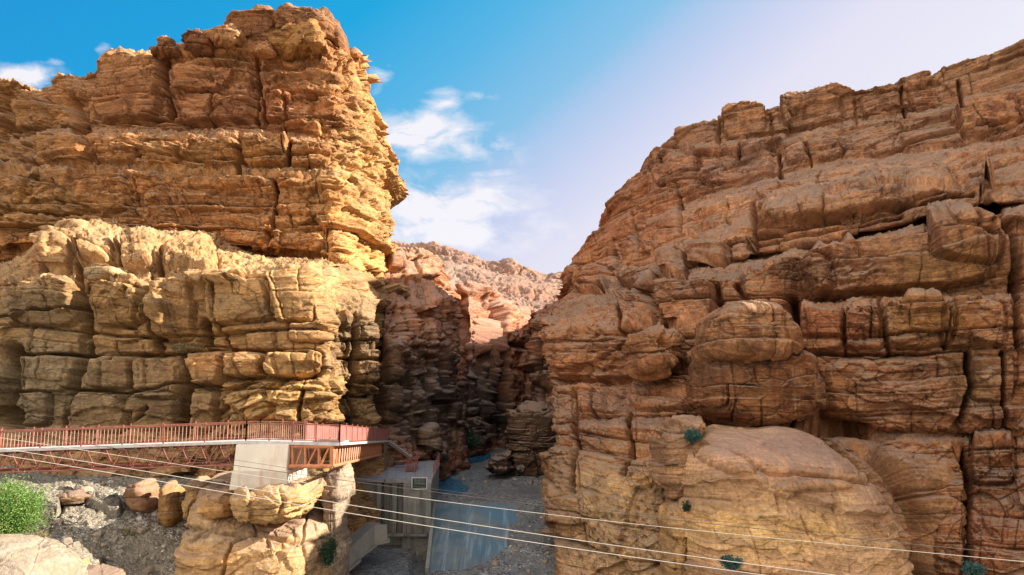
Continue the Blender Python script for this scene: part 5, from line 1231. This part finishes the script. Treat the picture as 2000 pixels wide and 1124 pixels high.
# grey-black branches lying on the slab
def branchy(name, label, px, py, Y, n, L, seed, mat='twig'):
    rnd = random.Random(seed); base = Vector(U(px, py, Y)) ; t_ = MB()
    nrm = Vector(np.cross(b - a, d_ - a)).normalized(); e1 = Vector(b - a).normalized(); e2 = Vector(d_ - a).normalized()
    def go(p, ang, l_, dp, r_):
        q = p
        for s_ in range(4):
            ang += rnd.uniform(-.3, .3); q2 = q + (e1 * math.cos(ang) + e2 * math.sin(ang)) * l_ / 4; t_.tube(q, q2, r_, 5); q = q2
            if dp and rnd.random() < .75: go(q, ang + rnd.choice((-1, 1)) * rnd.uniform(.4, .9), l_ * .55, dp - 1, r_ * .6)
    for i in range(n): go(base + nrm * .12, -math.pi / 2 + rnd.uniform(-1.2, 1.2), L * rnd.uniform(.6, 1), 2, .03)
    o = t_.build(name, M[mat]); tag(o, label, 'branch'); return o
branchy('dead_branch', 'bare dark washed-up branch spread over the middle of the wet spillway slab', 880, 1050, 67.1, 4, 5.0, 1)
branchy('dead_branch', 'smaller bare branch stuck at the upper left corner of the wet spillway slab', 862, 1012, 71.1, 3, 2.6, 2)
branchy('dead_branch', 'thin bare twig lying low on the left edge of the wet spillway slab', 855, 1075, 64.4, 2, 2.0, 5)

# ---- overhead cables
cabs = [([(-400, 784), (0, 843), (500, 912), (700, 944), (853, 964), (1000, 981), (1200, 1003), (1540, 1036), (2000, 1087), (2400, 1128)], 24.5, .010, 'wirek', 'thin dark overhead cable, uppermost of the cables crossing the right cliff'),
        ([(-400, 800), (0, 857), (500, 926), (700, 959), (1040, 1003), (1200, 1023), (1540, 1049), (2000, 1100), (2400, 1140)], 24, .0085, 'wire', 'pale overhead cable, second from the top where it crosses the spillway'),
        ([(-400, 822), (0, 876), (500, 955), (700, 991), (1040, 1043), (1200, 1066), (1540, 1110), (2000, 1172), (2400, 1225)], 22, .0095, 'wire', 'bright overhead cable, second from the bottom of the cables over the gorge'),
        ([(-400, 832), (0, 887), (500, 974), (700, 1006), (1040, 1060), (1200, 1083), (1540, 1128), (2000, 1190), (2400, 1240)], 22, .0095, 'wire', 'bright overhead cable, lowest of the cables over the gorge'),
        ([(-400, 770), (0, 826), (250, 866), (460, 901), (700, 934), (853, 955), (1040, 980), (1200, 1000), (1540, 1030)], 30, .007, 'wirek', 'very thin dark cable passing in front of the concrete pier above the others')]
for pts_, Y, r_, mt, lb in cabs[:4] + cabs[4:]:
    xs_ = [p[0] for p in pts_]; ys_ = [p[1] for p in pts_]; xi = np.linspace(xs_[0], xs_[-1], 90)
    co = np.polyfit(np.array(xs_) / 1000, ys_, 4); yi = np.polyval(co, xi / 1000)
    o = MB().path([U(x, y, Y) for x, y in zip(xi, yi)], r_, 6).build('overhead_cable', M[mt], None, smooth=True)
    tag(o, lb, 'cable', 'overhead cables crossing the gorge')

# ---- plants
def shrub(name, label, px, py, Y, rx, rz, n, leaf, mat, seed, twigs=12, droop=0.0, ry=None, group=None, elong=3.0):
    rnd = np.random.RandomState(seed); c0 = U(px, py, Y); root = empty(name, tuple(c0), label, 'shrub', group); ry = ry or rx
    t_ = MB(); tips = []
    for i in range(twigs):
        th_ = rnd.rand() * 6.283; el = rnd.uniform(.15, 1.25); d_ = np.array([math.cos(th_) * math.cos(el) * rx, math.sin(th_) * math.cos(el) * ry, math.sin(el) * rz * 1.9]) * rnd.uniform(.6, 1.0)
        p = c0 - [0, 0, 0]; mid = p + d_ * .5 + rnd.randn(3) * .06 * rx; e_ = p + d_
        t_.tube(p, mid, .018 * rx + .004, 5); t_.tube(mid, e_, .010 * rx + .003, 5); tips += [(mid, d_), (e_, d_)]
    t_.build('branches', M['twig'], root)
    nn = n; ti = rnd.randint(0, len(tips), nn)
    cen = np.array([tips[i][0] for i in ti]) + rnd.randn(nn, 3) * np.array([rx, ry, rz]) * .17
    cen -= np.array([tips[i][1] for i in ti]) * rnd.rand(nn, 1) * .35
    d1_ = rnd.randn(nn, 3); d1_[:, 2] = np.abs(d1_[:, 2]) * .8 - droop; d1_ /= np.linalg.norm(d1_, axis=1, keepdims=True)
    d2_ = np.cross(d1_, rnd.randn(nn, 3)); d2_ /= np.linalg.norm(d2_, axis=1, keepdims=True)
    L_ = leaf * rnd.uniform(.6, 1.4, (nn, 1)); a_ = d1_ * L_; b_ = d2_ * L_ / elong
    V_ = np.stack([cen - b_ * .3, cen + a_ * .5 - b_, cen + a_, cen + a_ * .5 + b_], 1) - c0
    me = np_mesh('foliage', V_.reshape(-1, 3), np.arange(nn * 4).reshape(-1, 4), M[mat], smooth=False); link('foliage', me, root)
    return root
shrub('green_shrub', 'large bright green feathery shrub at the left edge, growing in front of the gravel slope', 22, 1038, 27, 1.25, 1.05, 21000, .075, 'leaf', 1, 60, ry=1.2, elong=4)
shrub('green_shrub', 'small yellowish green shrub at the foot of the large bright green shrub', 70, 1062, 26.5, .45, .28, 2500, .07, 'straw', 2, 16, elong=4)
shrub('green_shrub', 'low light green tuft on the sunlit bank', 88, 1090, 25.2, .35, .12, 1500, .05, 'leaf', 3, 12, elong=5)
shrub('dry_bush', 'round dry brown bush in the middle of the gravel slope', 248, 1055, 46.8, .7, .4, 2600, .16, 'straw', 4, 30, elong=9)
shrub('dry_bush', 'pale dry grassy bush hanging in the dark cleft of the left buttress', 362, 688, 58.2, 1.3, .35, 2600, .32, 'straw', 5, 30, elong=14)
shrub('cliff_bush', 'blue-green bush on the pinkish rock head left of the huge dome', 1354, 862, 49.6, .8, .42, 2600, .17, 'leafb', 6, 24, elong=5)
shrub('cliff_bush', 'small round blue-green tuft on the pale part of the right cliff wall', 1180, 985, 63.3, .42, .34, 700, .16, 'leafb', 7, 12, elong=5)
shrub('cliff_bush', 'tiny dark green plant in the crack at the left edge of the huge dome', 1341, 998, 48.8, .28, .3, 500, .14, 'leafd', 8, 10, elong=4)
shrub('cliff_bush', 'dark green tuft low on the right cliff wall, above the bright cables', 1214, 1062, 60.8, .55, .3, 800, .15, 'leafd', 9, 12, elong=4)
shrub('cliff_bush', 'faded bush at the bottom of the huge dome', 1428, 1108, 43.8, .75, .4, 2200, .14, 'leafb', 10, 24, elong=4)
shrub('cliff_bush', 'blue-green bush in the bottom right corner below the brown shoulder', 1905, 1124, 44, .75, .38, 2400, .16, 'leafb', 11, 24, elong=5)
shrub('cliff_bush', 'dark green shrub hanging beside the grey rock column', 642, 1100, 46.4, .5, 1.0, 2800, .13, 'leafd', 12, 24, elong=4)
shrub('cliff_bush', 'dark bush on the stream bank at the bend of the gorge', 905, 872, 112, 2.6, 1.6, 3500, .4, 'leafd', 13, 24, elong=3)
shrub('cliff_bush', 'tiny green plant low on the shaded wall, left of the bright cables crossing', 1162, 1078, 61.6, .35, .3, 500, .14, 'leafd', 14, 10, elong=4)

# ---- loose stones
def stone_mesh(seed):
    import bmesh
    bm = bmesh.new(); bmesh.ops.create_icosphere(bm, subdivisions=3, radius=1)
    P = np.array([v.co[:] for v in bm.verts]); rs = np.random.RandomState(seed)
    for _ in range(9):
        n_ = rs.randn(3); n_ /= np.linalg.norm(n_); dd = P @ n_; lim = rs.uniform(.5, .8); P = P - np.maximum(dd - lim, 0)[:, None] * n_
    P *= np.array([1, rs.uniform(.7, .95), rs.uniform(.5, .75)]) * (1 + .08 * fbm(P, 2.0, 3, seed)[:, None])
    for v, p in zip(bm.verts, P): v.co = p
    me = bpy.data.meshes.new('loose_stone'); bm.to_mesh(me); bm.free(); me.materials.append(M['stone'] if seed % 3 else M['stonep']); return me
M['stone'] = flat_mat('grey_brown_stone', (.27, .22, .17), rough=.9, var=.4, scale=4, bump=.04)
M['stonep'] = flat_mat('pale_stone', (.45, .40, .33), rough=.9, var=.3, scale=4, bump=.04)
SM = [stone_mesh(i) for i in range(8)]
def scatter(Varr, n, box_, smin, smax, seed, name, label, group):
    rs = np.random.RandomState(seed); VV = Varr.reshape(-1, 3); px, py = proj(VV); ok = np.where((px > box_[0]) & (px < box_[2]) & (py > box_[1]) & (py < box_[3]))[0]
    # even in the picture: pick random directions, take the nearest point of ground
    for i in range(n):
        tx, ty = rs.uniform(box_[0], box_[2]), rs.uniform(box_[1], box_[3]); j = ok[np.argmin((px[ok] - tx) ** 2 + (py[ok] - ty) ** 2)]
        o = link(name, SM[rs.randint(8)]); o.location = VV[j] + [0, 0, .02]; s_ = smin * (smax / smin) ** (rs.rand() ** 2.2); o.scale = (s_, s_, s_); o.rotation_euler = (rs.uniform(-.3, .3), rs.uniform(-.3, .3), rs.uniform(0, 6.28))
        tag(o, label, 'stone', group)
scatter(SLOPE, 110, (90, 935, 340, 1120), .07, .42, 3, 'loose_stone', 'loose angular stone lying on the shaded gravel slope below the red truss', 'stones on the gravel slope')
scatter(BED, 70, (880, 890, 1080, 1120), .09, .5, 5, 'loose_stone', 'loose grey stone lying on the gravel of the riverbed', 'stones on the riverbed')
